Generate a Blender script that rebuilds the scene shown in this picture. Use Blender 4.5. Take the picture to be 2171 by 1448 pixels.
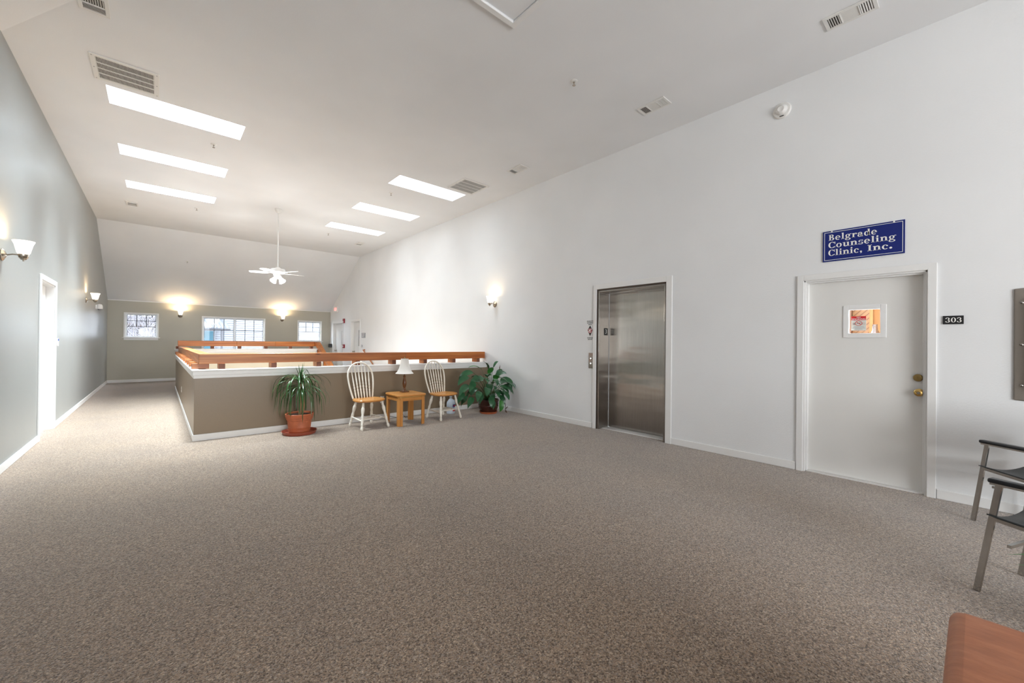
import bpy, bmesh, math, random
from mathutils import Matrix, Vector, Euler
R = math.radians
random.seed(7)
for o in list(bpy.data.objects):
    bpy.data.objects.remove(o)
S = bpy.context.scene
COL = S.collection

# ------------------------------------------------------------------ camera, world, large lights, exposure
cam_d = bpy.data.cameras.new('camera'); cam = bpy.data.objects.new('camera', cam_d); COL.objects.link(cam)
_f = Vector((0.65750571, 0.75344083, 0.00362709)); _r = Vector((0.75337644, -0.65750134, 0.01076717)); _u = Vector((-0.01049724, 0.00434691, 0.99993545))
m = Matrix.Identity(4)
for i in range(3):
    m[i][0] = _r[i]; m[i][1] = _u[i]; m[i][2] = -_f[i]
m.translation = Vector((0, 0, 1.35))
cam.matrix_world = m
cam_d.sensor_width = 36.0; cam_d.sensor_fit = 'HORIZONTAL'; cam_d.lens = 14.249; cam_d.clip_start = 0.02; cam_d.clip_end = 300
S.camera = cam

SKY = 6.0            # overcast daylight outside
SKYLIGHT = 46.0       # daylight through each skylight (W)
REAR_FILL = 146.0          # added fill light behind the camera, no window built there (W)
FAN = 110.0          # fan light kit (W)
LAMP = 9.0            # one sconce bulb (W)
W = bpy.data.worlds.new('overcast_sky'); S.world = W; W.use_nodes = True
bg = W.node_tree.nodes['Background']; bg.inputs[0].default_value = (0.86, 0.92, 1.0, 1); bg.inputs[1].default_value = SKY

def area(name, loc, rot, sx, sy, watts, col):
    d = bpy.data.lights.new(name, 'AREA'); d.shape = 'RECTANGLE'; d.size = sx; d.size_y = sy; d.energy = watts; d.color = col
    o = bpy.data.objects.new(name, d); COL.objects.link(o); o.location = loc; o.rotation_euler = rot
    return o
area('rear_fill_light', (1.0, -5.9, 1.6), (R(90), 0, 0), 4.2, 2.2, REAR_FILL, (0.96, 0.985, 1.0))  # unseen fill added to brighten the near room, not a window
area('rear_overhead_fill', (2.6, -3.0, 4.2), (0, 0, 0), 1.2, 1.2, 60.0, (1.0, 0.93, 0.85))  # second added fill from overhead, no known fixture behind the camera

S.view_settings.view_transform = 'Standard'; S.view_settings.look = 'None'
S.view_settings.gamma = 1.0; S.view_settings.use_curve_mapping = False
S.view_settings.exposure = 1.70
cy = S.cycles
cy.use_denoising = True; cy.max_bounces = 10; cy.diffuse_bounces = 7; cy.glossy_bounces = 4; cy.transmission_bounces = 6
cy.transparent_max_bounces = 12; cy.sample_clamp_indirect = 6.0; cy.caustics_reflective = False; cy.caustics_refractive = False

# ------------------------------------------------------------------ layout (metres; camera at origin, +Y down the hall)
XL, XR, YB, YN = -1.168, 5.264, 17.285, -6.0
ZC, YC, ZT = 4.29, 14.154, 2.55
XH, YH, YF = 0.364, 6.806, 14.3        # half wall round the stairwell
WT = 0.115
LOW = -2.75

# ------------------------------------------------------------------ materials
def mat(name, col, rough=0.6, metal=0.0, spec=0.5, **k):
    m = bpy.data.materials.new(name); m.use_nodes = True
    b = m.node_tree.nodes['Principled BSDF']
    b.inputs['Base Color'].default_value = (*col, 1); b.inputs['Roughness'].default_value = rough
    b.inputs['Metallic'].default_value = metal; b.inputs['Specular IOR Level'].default_value = spec
    for kk, v in k.items():
        b.inputs[kk].default_value = v
    return m
def nd(m, t, **k):
    n = m.node_tree.nodes.new(t)
    for a, v in k.items():
        setattr(n, a, v)
    return n
def lk(m, a, b): m.node_tree.links.new(a, b)
def bsdf(m): return m.node_tree.nodes['Principled BSDF']
def coords(m, scale=(1, 1, 1), kind='Object'):
    tc = nd(m, 'ShaderNodeTexCoord'); mp = nd(m, 'ShaderNodeMapping'); mp.inputs['Scale'].default_value = scale
    lk(m, tc.outputs[kind], mp.inputs['Vector']); return mp.outputs['Vector']
def noise(m, vec, scale, detail=2, rough=0.5):
    n = nd(m, 'ShaderNodeTexNoise'); n.inputs['Scale'].default_value = scale; n.inputs['Detail'].default_value = detail; n.inputs['Roughness'].default_value = rough
    lk(m, vec, n.inputs['Vector']); return n.outputs['Fac']
def ramp(m, fac, stops):
    n = nd(m, 'ShaderNodeValToRGB'); e = n.color_ramp.elements
    while len(e) < len(stops): e.new(0.5)
    for x, (p, c) in zip(e, stops): x.position = p; x.color = (*c, 1)
    lk(m, fac, n.inputs['Fac']); return n.outputs['Color']
def bump(m, h, strength, dist):
    n = nd(m, 'ShaderNodeBump'); n.inputs['Strength'].default_value = strength; n.inputs['Distance'].default_value = dist
    lk(m, h, n.inputs['Height']); lk(m, n.outputs['Normal'], bsdf(m).inputs['Normal'])
def painted(name, col, rough, spec=0.4, tex=0.25):
    m = mat(name, col, rough, 0, spec); v = coords(m)
    h = noise(m, v, 70, 3)
    bump(m, h, tex, 0.004)
    c = ramp(m, noise(m, v, 0.9, 2), [(0.3, tuple(x * 0.97 for x in col)), (0.7, tuple(min(1, x * 1.03) for x in col))])
    lk(m, c, bsdf(m).inputs['Base Color']); return m
M = {}
M['white_wall'] = painted('white_wall_paint', (0.78, 0.79, 0.80), 0.55, 0.3)
M['ceiling'] = painted('ceiling_paint', (0.79, 0.80, 0.815), 0.75, 0.2, 0.12)
M['taupe'] = painted('taupe_satin_paint', (0.24, 0.180, 0.118), 0.34, 0.5, 0.16)
M['cream'] = painted('cream_stairwell_paint', (0.74, 0.68, 0.55), 0.6, 0.3)
M['end_wall'] = painted('end_wall_lightened_taupe', (0.46, 0.44, 0.37), 0.42, 0.5, 0.16)  # half-wall taupe lightened: brighter far-end light put into the colour
M['grey_wall'] = painted('grey_satin_paint', (0.30, 0.307, 0.295), 0.40, 0.5, 0.16)
M['trim'] = mat('white_trim_enamel', (0.79, 0.79, 0.785), 0.32, 0, 0.45)
M['door'] = painted('door_enamel', (0.76, 0.755, 0.735), 0.42, 0.4, 0.04)
def carpet():
    m = mat('loop_pile_carpet', (0.2, 0.17, 0.14), 0.95, 0, 0.12)
    v = coords(m)
    vo = nd(m, 'ShaderNodeTexVoronoi'); vo.inputs['Scale'].default_value = 170; lk(m, v, vo.inputs['Vector'])
    sep = nd(m, 'ShaderNodeSeparateColor'); lk(m, vo.outputs['Color'], sep.inputs['Color'])
    loops = ramp(m, sep.outputs['Red'], [(0.0, (0.100, 0.074, 0.055)), (0.30, (0.218, 0.162, 0.121)), (0.55, (0.345, 0.252, 0.179)), (0.80, (0.278, 0.237, 0.203)), (1.0, (0.515, 0.402, 0.296))])
    mx = nd(m, 'ShaderNodeMix', data_type='RGBA', blend_type='MULTIPLY'); mx.inputs['Factor'].default_value = 1
    lk(m, loops, mx.inputs['A'])
    lk(m, ramp(m, noise(m, v, 1.3, 4), [(0.3, (0.92, 0.92, 0.93)), (0.7, (1.05, 1.03, 1.0))]), mx.inputs['B'])
    mx2 = nd(m, 'ShaderNodeMix', data_type='RGBA', blend_type='MULTIPLY'); mx2.inputs['Factor'].default_value = 1
    lk(m, mx.outputs['Result'], mx2.inputs['A'])
    lk(m, ramp(m, noise(m, v, 58, 3, 0.7), [(0.28, (0.66, 0.66, 0.66)), (0.5, (1.0, 1.0, 1.0)), (0.72, (1.34, 1.31, 1.28))]), mx2.inputs['B'])
    lk(m, mx2.outputs['Result'], bsdf(m).inputs['Base Color'])
    inv = nd(m, 'ShaderNodeMath', operation='SUBTRACT'); inv.inputs[0].default_value = 1; lk(m, vo.outputs['Distance'], inv.inputs[1])
    bump(m, inv.outputs[0], 0.6, 0.004)
    bsdf(m).inputs['Sheen Weight'].default_value = 0.5; bsdf(m).inputs['Sheen Roughness'].default_value = 0.35
    bsdf(m).inputs['Sheen Tint'].default_value = (0.95, 0.97, 1, 1)
    return m
M['carpet'] = carpet()
def wood(name, axis, stops, gscale=1.0, rough=0.38, knots=True):
    m = mat(name, stops[1][1], rough, 0, 0.45)
    sc = [14 * gscale, 14 * gscale, 14 * gscale]; sc[axis] = 0.55 * gscale
    v = coords(m, tuple(sc))
    n1 = noise(m, v, 1.6, 4, 0.6)
    c = ramp(m, n1, stops)
    if knots:
        k = nd(m, 'ShaderNodeTexVoronoi'); k.inputs['Scale'].default_value = 1.0
        s2 = [7, 7, 7]; s2[axis] = 1.6
        lk(m, coords(m, tuple(s2)), k.inputs['Vector'])
        kr = ramp(m, k.outputs['Distance'], [(0.03, (0.22, 0.12, 0.08)), (0.09, (1, 1, 1))])
        mx = nd(m, 'ShaderNodeMix', data_type='RGBA', blend_type='MULTIPLY'); mx.inputs['Factor'].default_value = 0.85
        lk(m, c, mx.inputs['A']); lk(m, kr, mx.inputs['B']); c = mx.outputs['Result']
    lk(m, c, bsdf(m).inputs['Base Color'])
    bump(m, n1, 0.12, 0.003)
    return m
CED = [(0.30, (0.26, 0.078, 0.020)), (0.48, (0.39, 0.128, 0.034)), (0.62, (0.49, 0.185, 0.052)), (0.78, (0.64, 0.28, 0.09))]
CED2 = [(0.30, (0.30, 0.070, 0.012)), (0.48, (0.42, 0.126, 0.026)), (0.62, (0.50, 0.172, 0.038)), (0.78, (0.64, 0.25, 0.07))]
M['cedar_x'] = wood('cedar_grain_along_x', 0, CED); M['cedar_x2'] = wood('cedar_grain_along_x_redder', 0, CED2); M['cedar_y'] = wood('cedar_grain_along_y', 1, CED)
M['cedar_end'] = wood('cedar_end_grain', 1, [(0.3, (0.11, 0.036, 0.018)), (0.5, (0.15, 0.05, 0.025)), (0.62, (0.17, 0.058, 0.03)), (0.78, (0.20, 0.075, 0.04))], 1, 0.6, False)
OAK = [(0.3, (0.42, 0.16, 0.035)), (0.48, (0.53, 0.225, 0.055)), (0.62, (0.60, 0.275, 0.075)), (0.78, (0.66, 0.33, 0.11))]
M['oak'] = wood('honey_oak', 0, OAK, 1.6, 0.28, False); M['oak_z'] = wood('honey_oak_upright', 2, OAK, 1.6, 0.3, False)
LEGK = 1.22
M['cream_paint'] = mat('chair_cream_enamel', (0.80, 0.755, 0.665), 0.35, 0, 0.5)
def worn_cream():
    m = M['cream_paint']; c = ramp(m, noise(m, coords(m), 9, 4), [(0.25, (0.66, 0.57, 0.42)), (0.42, (0.80, 0.755, 0.665)), (0.8, (0.84, 0.80, 0.73))])
    lk(m, c, bsdf(m).inputs['Base Color'])
worn_cream()
def steel():
    m = mat('brushed_stainless', (0.40, 0.37, 0.34), 0.20, 1.0)
    v = coords(m, (1, 1, 1))
    w = nd(m, 'ShaderNodeTexNoise'); w.inputs['Scale'].default_value = 1.0; w.inputs['Detail'].default_value = 2
    lk(m, coords(m, (0.7, 0.7, 3.2)), w.inputs['Vector'])
    fine = noise(m, coords(m, (260, 260, 2.5)), 1.0, 2)
    ad = nd(m, 'ShaderNodeMath', operation='MULTIPLY_ADD'); ad.inputs[1].default_value = 0.012; lk(m, fine, ad.inputs[0]); lk(m, w.outputs['Fac'], ad.inputs[2])
    bump(m, ad.outputs[0], 0.35, 0.02)
    lk(m, ramp(m, fine, [(0.3, (0.36, 0.335, 0.31)), (0.7, (0.44, 0.41, 0.38))]), bsdf(m).inputs['Base Color'])
    bsdf(m).inputs['Anisotropic'].default_value = 0.93
    tg = nd(m, 'ShaderNodeTangent', direction_type='RADIAL', axis='Z'); lk(m, tg.outputs[0], bsdf(m).inputs['Tangent'])
    bsdf(m).inputs['Anisotropic Rotation'].default_value = 0.0
    return m
M['steel'] = steel()
M['dark_steel'] = mat('shadow_gap_steel', (0.10, 0.075, 0.06), 0.45, 0.8)
M['chrome'] = mat('satin_chrome_tube', (0.46, 0.445, 0.42), 0.13, 1.0)
M['nickel'] = mat('brushed_nickel', (0.45, 0.40, 0.34), 0.25, 1.0)
M['brass'] = mat('polished_brass', (0.70, 0.47, 0.16), 0.22, 1.0)
M['brass_old'] = mat('aged_brass', (0.40, 0.28, 0.11), 0.35, 1.0)
M['black'] = mat('black_plastic', (0.012, 0.012, 0.013), 0.4)
M['dark'] = mat('dark_void', (0.035, 0.03, 0.025), 0.9)
M['grey_plastic'] = mat('grey_plastic', (0.30, 0.30, 0.33), 0.5)
M['white_plastic'] = mat('white_plastic', (0.78, 0.77, 0.75), 0.4)
M['vent'] = mat('painted_metal_register', (0.74, 0.73, 0.71), 0.45)
M['vent_in'] = mat('duct_interior', (0.05, 0.045, 0.04), 0.8)
M['sling'] = mat('charcoal_sling_vinyl', (0.030, 0.036, 0.038), 0.48, 0, 0.5)
M['armpad'] = mat('black_armrest_urethane', (0.010, 0.012, 0.016), 0.3)
def leather():
    m = mat('tan_leather', (0.36, 0.135, 0.062), 0.40, 0, 0.5); v = coords(m, (26, 7, 8))
    n1 = noise(m, v, 1.2, 5, 0.65)
    lk(m, ramp(m, n1, [(0.3, (0.31, 0.098, 0.036)), (0.52, (0.38, 0.128, 0.050)), (0.75, (0.46, 0.175, 0.076))]), bsdf(m).inputs['Base Color'])
    bump(m, n1, 0.16, 0.004); return m
M['leather'] = leather()
def pottery(name, col, rough):
    m = mat(name, col, rough); v = coords(m)
    lk(m, ramp(m, noise(m, v, 14, 3), [(0.3, tuple(c * 0.88 for c in col)), (0.7, tuple(min(1, c * 1.1) for c in col))]), bsdf(m).inputs['Base Color']); return m
M['terracotta'] = pottery('terracotta_plastic', (0.46, 0.125, 0.050), 0.55)
M['saucer'] = pottery('red_brown_saucer', (0.35, 0.085, 0.050), 0.35)
M['glaze'] = pottery('dark_oxblood_glaze', (0.060, 0.018, 0.012), 0.16)
M['soil'] = pottery('potting_soil', (0.035, 0.020, 0.013), 0.95)
def leafm(name, a, b, rough=0.35):
    m = mat(name, a, rough, 0, 0.5); n1 = noise(m, coords(m), 9, 3)
    lk(m, ramp(m, n1, [(0.3, a), (0.7, b)]), bsdf(m).inputs['Base Color']); return m
M['dracaena'] = leafm('narrow_leaf_green', (0.020, 0.072, 0.018), (0.045, 0.125, 0.030), 0.28)
M['lily'] = leafm('broad_leaf_green', (0.016, 0.078, 0.030), (0.030, 0.125, 0.045), 0.33)
M['lily_new'] = leafm('young_leaf_green', (0.022, 0.150, 0.022), (0.045, 0.22, 0.035), 0.36)
M['stalk'] = leafm('leaf_stalk', (0.05, 0.11, 0.03), (0.09, 0.15, 0.05))
M['dead'] = leafm('withered_leaf', (0.060, 0.024, 0.012), (0.10, 0.045, 0.022), 0.8)
M['cane'] = leafm('woody_cane', (0.28, 0.17, 0.08), (0.36, 0.23, 0.11), 0.8)
M['lampwood'] = wood('turned_walnut_bronze', 2, [(0.3, (0.075, 0.03, 0.012)), (0.5, (0.13, 0.055, 0.02)), (0.62, (0.17, 0.075, 0.03)), (0.8, (0.23, 0.11, 0.045))], 1.5, 0.3, False)
def cloth_shade():
    m = mat('pleated_fabric_shade', (0.80, 0.77, 0.73), 0.85)
    bsdf(m).inputs['Transmission Weight'].default_value = 0.0
    return m
M['shade'] = cloth_shade()
def emit(name, col, s, base=(0.8, 0.8, 0.8)):
    m = mat(name, base, 0.35); bsdf(m).inputs['Emission Color'].default_value = (*col, 1); bsdf(m).inputs['Emission Strength'].default_value = s; return m
M['skylight'] = emit('skylight_diffuser_daylight', (0.88, 0.95, 1.0), 1.8, (0.9, 0.9, 0.9))
M['lit_glass'] = emit('lit_opal_glass', (1.0, 0.86, 0.66), 0.85, (0.85, 0.83, 0.78))
M['lit_glass_fan'] = emit('lit_fan_glass', (1.0, 0.93, 0.88), 0.75, (0.85, 0.83, 0.8))
M['exit_red'] = emit('exit_sign_red', (1.0, 0.18, 0.16), 1.2, (0.6, 0.1, 0.1))
M['lit_button'] = emit('lit_call_button', (1, 1, 0.95), 1.0)
M['led'] = emit('indicator_digit', (1.0, 0.72, 0.5), 0.55)
def glass(name, tint=(1, 1, 1), refl=0.06, rough=0.0):
    m = bpy.data.materials.new(name); m.use_nodes = True; nt = m.node_tree; nt.nodes.clear()
    out = nt.nodes.new('ShaderNodeOutputMaterial'); mx = nt.nodes.new('ShaderNodeMixShader'); t = nt.nodes.new('ShaderNodeBsdfTransparent'); g = nt.nodes.new('ShaderNodeBsdfGlossy')
    t.inputs[0].default_value = (*tint, 1); g.inputs['Roughness'].default_value = rough; mx.inputs[0].default_value = refl
    nt.links.new(t.outputs[0], mx.inputs[1]); nt.links.new(g.outputs[0], mx.inputs[2]); nt.links.new(mx.outputs[0], out.inputs[0]); return m
M['glass'] = glass('window_glass', (0.96, 0.98, 1.0), 0.012)
M['smoke_acrylic'] = glass('smoked_acrylic', (0.60, 0.58, 0.55), 0.12, 0.12)
M['jug'] = mat('translucent_jug_plastic', (0.62, 0.70, 0.80), 0.3, 0, 0.5); bsdf(M['jug']).inputs['Subsurface Weight'].default_value = 0.0
M['muntin'] = mat('dark_window_grille', (0.045, 0.055, 0.07), 0.5)
M['vinyl'] = mat('white_vinyl_frame', (0.80, 0.83, 0.87), 0.35)
M['sign_blue'] = mat('royal_blue_sign_face', (0.003, 0.014, 0.16), 0.4)
M['sign_white'] = mat('sign_lettering_white', (0.84, 0.83, 0.80), 0.5)
M['red'] = mat('fire_alarm_red', (0.26, 0.012, 0.025), 0.4)
M['sign_red'] = mat('no_smoking_red', (0.62, 0.015, 0.020), 0.5)
M['paper'] = mat('notice_paper', (0.66, 0.66, 0.60), 0.8)
M['ink'] = mat('black_ink', (0.02, 0.02, 0.02), 0.7)
M['blue_label'] = mat('blue_label', (0.02, 0.07, 0.30), 0.5)
def herring():
    m = mat('diagonal_plank_panelling', (0.55, 0.27, 0.10), 0.5)
    wv = nd(m, 'ShaderNodeTexWave', wave_type='BANDS', bands_direction='DIAGONAL'); wv.inputs['Scale'].default_value = 9.5; wv.inputs['Distortion'].default_value = 0
    lk(m, coords(m), wv.inputs['Vector'])
    lk(m, ramp(m, wv.outputs['Fac'], [(0.0, (0.16, 0.07, 0.022)), (0.12, (0.34, 0.175, 0.07)), (1.0, (0.38, 0.20, 0.082))]), bsdf(m).inputs['Base Color']); return m
M['planks'] = herring()
def herring2():
    m = mat('darker_plank_panelling', (0.22, 0.09, 0.025), 0.5)
    wv = nd(m, 'ShaderNodeTexWave', wave_type='BANDS', bands_direction='DIAGONAL'); wv.inputs['Scale'].default_value = 9.5
    lk(m, coords(m, (-1, -1, 1)), wv.inputs['Vector'])
    lk(m, ramp(m, wv.outputs['Fac'], [(0.0, (0.36, 0.17, 0.055)), (0.14, (0.20, 0.078, 0.018)), (1.0, (0.24, 0.095, 0.024))]), bsdf(m).inputs['Base Color']); return m
M['planks_dark'] = herring2()
def siding_m():
    m = mat('white_lap_siding', (0.117, 0.122, 0.134), 0.6); return m
M['siding'] = siding_m()
M['corrugated'] = mat('corrugated_steel_roof', (0.080, 0.086, 0.094), 0.45, 0.2)
M['teal'] = mat('teal_door_paint', (0.010, 0.049, 0.069), 0.5)
M['post'] = mat('weathered_post', (0.040, 0.040, 0.046), 0.7)
M['bark_pale'] = mat('pale_bark', (0.109, 0.103, 0.109), 0.9); M['bark_dark'] = mat('dark_bark', (0.034, 0.029, 0.030), 0.9)
def brush():
    m = mat('winter_hillside', (0.34, 0.30, 0.32), 1.0); n1 = noise(m, coords(m, (1, 1, 0.5)), 6, 6, 0.7)
    lk(m, ramp(m, n1, [(0.3, (0.045, 0.039, 0.042)), (0.5, (0.077, 0.070, 0.076)), (0.7, (0.112, 0.105, 0.115))]), bsdf(m).inputs['Base Color']); return m
M['brush'] = brush()
M['hedge'] = leafm('brown_hedge', (0.021, 0.010, 0.006), (0.038, 0.020, 0.013), 1.0)
M['ground'] = mat('outside_ground', (0.051, 0.050, 0.048), 1.0)

# ------------------------------------------------------------------ mesh builder
class MB:
    def __init__(s): s.v = []; s.f = []; s.sm = []; s.mi = []; s.M = Matrix.Identity(4); s.cur = 0
    def add(s, vs, fs, smooth=False):
        b = len(s.v); s.v += [tuple(s.M @ Vector(p)) for p in vs]
        s.f += [tuple(b + i for i in f) for f in fs]; s.sm += [smooth] * len(fs); s.mi += [s.cur] * len(fs); return s
    def box(s, x0, x1, y0, y1, z0, z1):
        return s.hexa([(x0, y0, z0), (x1, y0, z0), (x1, y1, z0), (x0, y1, z0), (x0, y0, z1), (x1, y0, z1), (x1, y1, z1), (x0, y1, z1)])
    def hexa(s, p):
        return s.add(p, [(0, 3, 2, 1), (4, 5, 6, 7), (0, 1, 5, 4), (1, 2, 6, 5), (2, 3, 7, 6), (3, 0, 4, 7)])
    def quad(s, *p): return s.add(p, [(0, 1, 2, 3)])
    def prism(s, poly, axis, a, b):
        def P(q, t):
            l = list(q); l.insert(axis, t); return tuple(l)
        n = len(poly); vs = [P(q, a) for q in poly] + [P(q, b) for q in poly]
        fs = [tuple(range(n))[::-1], tuple(range(n, 2 * n))] + [(i, (i + 1) % n, n + (i + 1) % n, n + i) for i in range(n)]
        return s.add(vs, fs)
    def lathe(s, prof, n=20, c=(0, 0, 0), cap=True, flute=0.0):
        vs = []; fs = []
        for r, z in prof:
            for i in range(n):
                a = 2 * math.pi * i / n; rr = r * (1 + (flute if i % 2 else 0)); vs.append((c[0] + rr * math.cos(a), c[1] + rr * math.sin(a), c[2] + z))
        for k in range(len(prof) - 1):
            for i in range(n):
                j = (i + 1) % n; fs.append((k * n + i, k * n + j, (k + 1) * n + j, (k + 1) * n + i))
        s.add(vs, fs, True)
        if cap:
            for k, rev in ((0, True), (len(prof) - 1, False)):
                if prof[k][0] > 1e-4:
                    ids = [vs[k * n + i] for i in range(n)]; s.add(ids[::-1] if rev else ids, [tuple(range(n))])
        return s
    def tube(s, path, rad, n=10, cap=True, flat=None):
        path = [Vector(p) for p in path]; k = len(path)
        rad = rad if isinstance(rad, (list, tuple)) else [rad] * k
        vs = []; fs = []; prev = None
        for i, p in enumerate(path):
            d = (path[min(i + 1, k - 1)] - path[max(i - 1, 0)]).normalized()
            if prev is None:
                a = Vector((0, 0, 1)) if abs(d.z) < 0.9 else Vector((1, 0, 0)); x = d.cross(a).normalized()
            else:
                x = (prev - d * prev.dot(d)).normalized()
            prev = x; y = d.cross(x)
            for j in range(n):
                a = 2 * math.pi * j / n; vs.append(tuple(p + (x * math.cos(a) + y * math.sin(a)) * rad[i]))
        for i in range(k - 1):
            for j in range(n):
                q = (j + 1) % n; fs.append((i * n + j, i * n + q, (i + 1) * n + q, (i + 1) * n + j))
        s.add(vs, fs, True)
        if cap:
            s.add(vs[:n][::-1], [tuple(range(n))]); s.add(vs[-n:], [tuple(range(n))])
        return s
    def build(s, name, m, parent=None, bevel=0.0, seg=2, label=None, kind=None, loc=None):
        me = bpy.data.meshes.new(name); me.from_pydata(s.v, [], s.f)
        ms = m if isinstance(m, (list, tuple)) else [m]
        for x in ms: me.materials.append(M[x] if isinstance(x, str) else x)
        me.polygons.foreach_set('use_smooth', s.sm); me.polygons.foreach_set('material_index', s.mi)
        me.update()
        bm = bmesh.new(); bm.from_mesh(me); bmesh.ops.remove_doubles(bm, verts=bm.verts, dist=1e-6); bmesh.ops.recalc_face_normals(bm, faces=bm.faces); bm.to_mesh(me); bm.free()
        if any(s.sm): me.set_sharp_from_angle(angle=R(38))
        o = bpy.data.objects.new(name, me); COL.objects.link(o)
        if parent: o.parent = parent
        if loc: o.location = loc
        if bevel:
            b = o.modifiers.new('bevel', 'BEVEL'); b.width = bevel; b.segments = seg; b.limit_method = 'ANGLE'; b.angle_limit = R(40)
        if label: o['label'] = label
        if kind: o['kind'] = kind
        return o
def tag(o, label=None, cat=None, group=None, kind=None):
    if label: o['label'] = label
    if cat: o['category'] = cat
    if group: o['group'] = group
    if kind: o['kind'] = kind
    return o
def thing(name, loc, label, cat, rotz=0.0, group=None, kind=None):
    o = bpy.data.objects.new(name, None); COL.objects.link(o); o.location = loc; o.rotation_euler = (0, 0, rotz); o.empty_display_size = 0.1
    return tag(o, label, cat, group, kind)
def copy_tree(src, loc, rotz=None, label=None, group=None):
    r = src.copy(); COL.objects.link(r); r.location = loc
    if rotz is not None: r.rotation_euler = (0, 0, rotz)
    if label: r['label'] = label
    if group: r['group'] = group
    for ch in list(src.children):
        c = ch.copy(); COL.objects.link(c); c.parent = r
        for gg in ch.children:
            d = gg.copy(); COL.objects.link(d); d.parent = c
    return r
def text_mesh(s, size, align='CENTER', ext=0.0008, sx=1.0):
    c = bpy.data.curves.new('txt', 'FONT'); c.body = s; c.size = size; c.align_x = align; c.align_y = 'CENTER'; c.extrude = ext; c.resolution_u = 3
    o = bpy.data.objects.new('txt', c); COL.objects.link(o)
    dg = bpy.context.evaluated_depsgraph_get(); dg.update()
    me = bpy.data.meshes.new_from_object(o.evaluated_get(dg)); bpy.data.objects.remove(o)
    return me
def lettering(name, s, size, m, parent, x, z, y=-0.002, align='CENTER', sx=1.0):
    me = text_mesh(s, size, align); me.materials.clear(); me.materials.append(M[m]); me.name = name
    o = bpy.data.objects.new(name, me); COL.objects.link(o); o.parent = parent
    o.location = (x, y, z); o.rotation_euler = (R(90), 0, 0); o.scale = (sx, 1, 1); return o
def point(name, loc, watts, col, size=0.03):
    d = bpy.data.lights.new(name, 'POINT'); d.energy = watts; d.color = col; d.shadow_soft_size = size
    o = bpy.data.objects.new(name, d); COL.objects.link(o); o.location = loc; return o

RIGHT, LEFT, BACK = -math.pi / 2, math.pi / 2, 0.0      # local x runs to the viewer's right, local y into the wall

def holed(mb, u0, u1, v0, v1, holes, t, F):
    """slab with rectangular holes; F(u, v, d) -> point, d = depth 0..t"""
    us = sorted({u0, u1, *[h[0] for h in holes], *[h[1] for h in holes]}); vs = sorted({v0, v1, *[h[2] for h in holes], *[h[3] for h in holes]})
    us = [u for u in us if u0 <= u <= u1]; vs = [v for v in vs if v0 <= v <= v1]
    ins = lambda a, b: any(h[0] < a < h[1] and h[2] < b < h[3] for h in holes)
    for a, b in zip(us, us[1:]):
        for c, d in zip(vs, vs[1:]):
            if ins((a + b) / 2, (c + d) / 2): continue
            mb.quad(F(a, c, 0), F(b, c, 0), F(b, d, 0), F(a, d, 0)); mb.quad(F(a, c, t), F(a, d, t), F(b, d, t), F(b, c, t))
    for h in holes:
        a, b, c, d = max(h[0], u0), min(h[1], u1), max(h[2], v0), min(h[3], v1)
        mb.quad(F(a, c, 0), F(a, d, 0), F(a, d, t), F(a, c, t)); mb.quad(F(b, c, 0), F(b, c, t), F(b, d, t), F(b, d, 0))
        mb.quad(F(a, d, 0), F(b, d, 0), F(b, d, t), F(a, d, t))
        if h[2] > v0: mb.quad(F(a, c, 0), F(a, c, t), F(b, c, t), F(b, c, 0))
    e = [(u0, v0), (u1, v0), (u1, v1), (u0, v1)]
    for (a, b), (c, d) in zip(e, e[1:] + e[:1]):
        mb.quad(F(a, b, 0), F(c, d, 0), F(c, d, t), F(a, b, t))
    return mb
def wallmb(u0, u1, z0, z1, holes, t): return holed(MB(), u0, u1, z0, z1, holes, t, lambda u, v, d: (u, d, v))

# ------------------------------------------------------------------ room shell
fl = MB()
fl.box(XL - .1, XR + .3, YN, YH + WT, -0.2, 0); fl.box(XL - .1, XH + WT, YH + WT, YB + .1, -0.2, 0); fl.box(XH + WT, XR + .3, YF, YB + .1, -0.2, 0)
tag(fl.build('floor', 'carpet', kind='structure'), 'grey brown flecked loop carpet covering the whole upper landing', 'floor')
lf = MB(); lf.box(XH - .1, XR + .3, YH, YF + .3, LOW - .1, LOW); tag(lf.build('floor_lower', 'carpet', kind='structure'), 'carpet at the foot of the stairwell below the landing', 'floor')

# left wall: u = world y
LD0, LD1, LDZ = 8.03, 9.02, 2.125
w = thing('wall_left', (XL, 0, 0), 'long grey satin painted wall on the left with one recessed white door', 'wall', LEFT, kind='structure')
wallmb(YN, YB + .1, -0.02, ZC + .3, [(LD0, LD1, -1, LDZ)], 0.16).build('wall_face', 'grey_wall', w)
# right wall: u = -world y
HR = [(-3.985, -2.805, -5, 2.215), (-1.235, -0.288, -5, 2.058), (-16.86, -15.80, -5, 2.05), (-14.88, -14.06, -5, 2.06)]
w = thing('wall_right', (XR, 0, 0), 'tall white textured wall on the right with elevator and doors', 'wall', RIGHT, kind='structure')
wallmb(-(YB + .1), -YN, -0.02, ZC + .3, HR, 0.16).build('wall_face', 'white_wall', w)
# back wall
WIN = [(-0.775, -0.03, 1.40, 2.135), (1.14, 2.945, 0.86, 2.115), (4.085, 4.905, 1.34, 2.10)]
w = thing('wall_back', (0, YB, 0), 'taupe end wall with three windows under the sloping ceiling', 'wall', BACK, kind='structure')
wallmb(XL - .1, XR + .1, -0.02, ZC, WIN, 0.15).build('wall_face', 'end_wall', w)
w = thing('wall_rear', (0, YN, 0), 'white wall behind the camera', 'wall', math.pi, kind='structure')
wallmb(-XR - .1, -XL + .1, -0.02, ZC + .3, [], 0.15).build('wall_face', 'white_wall', w)

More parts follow.
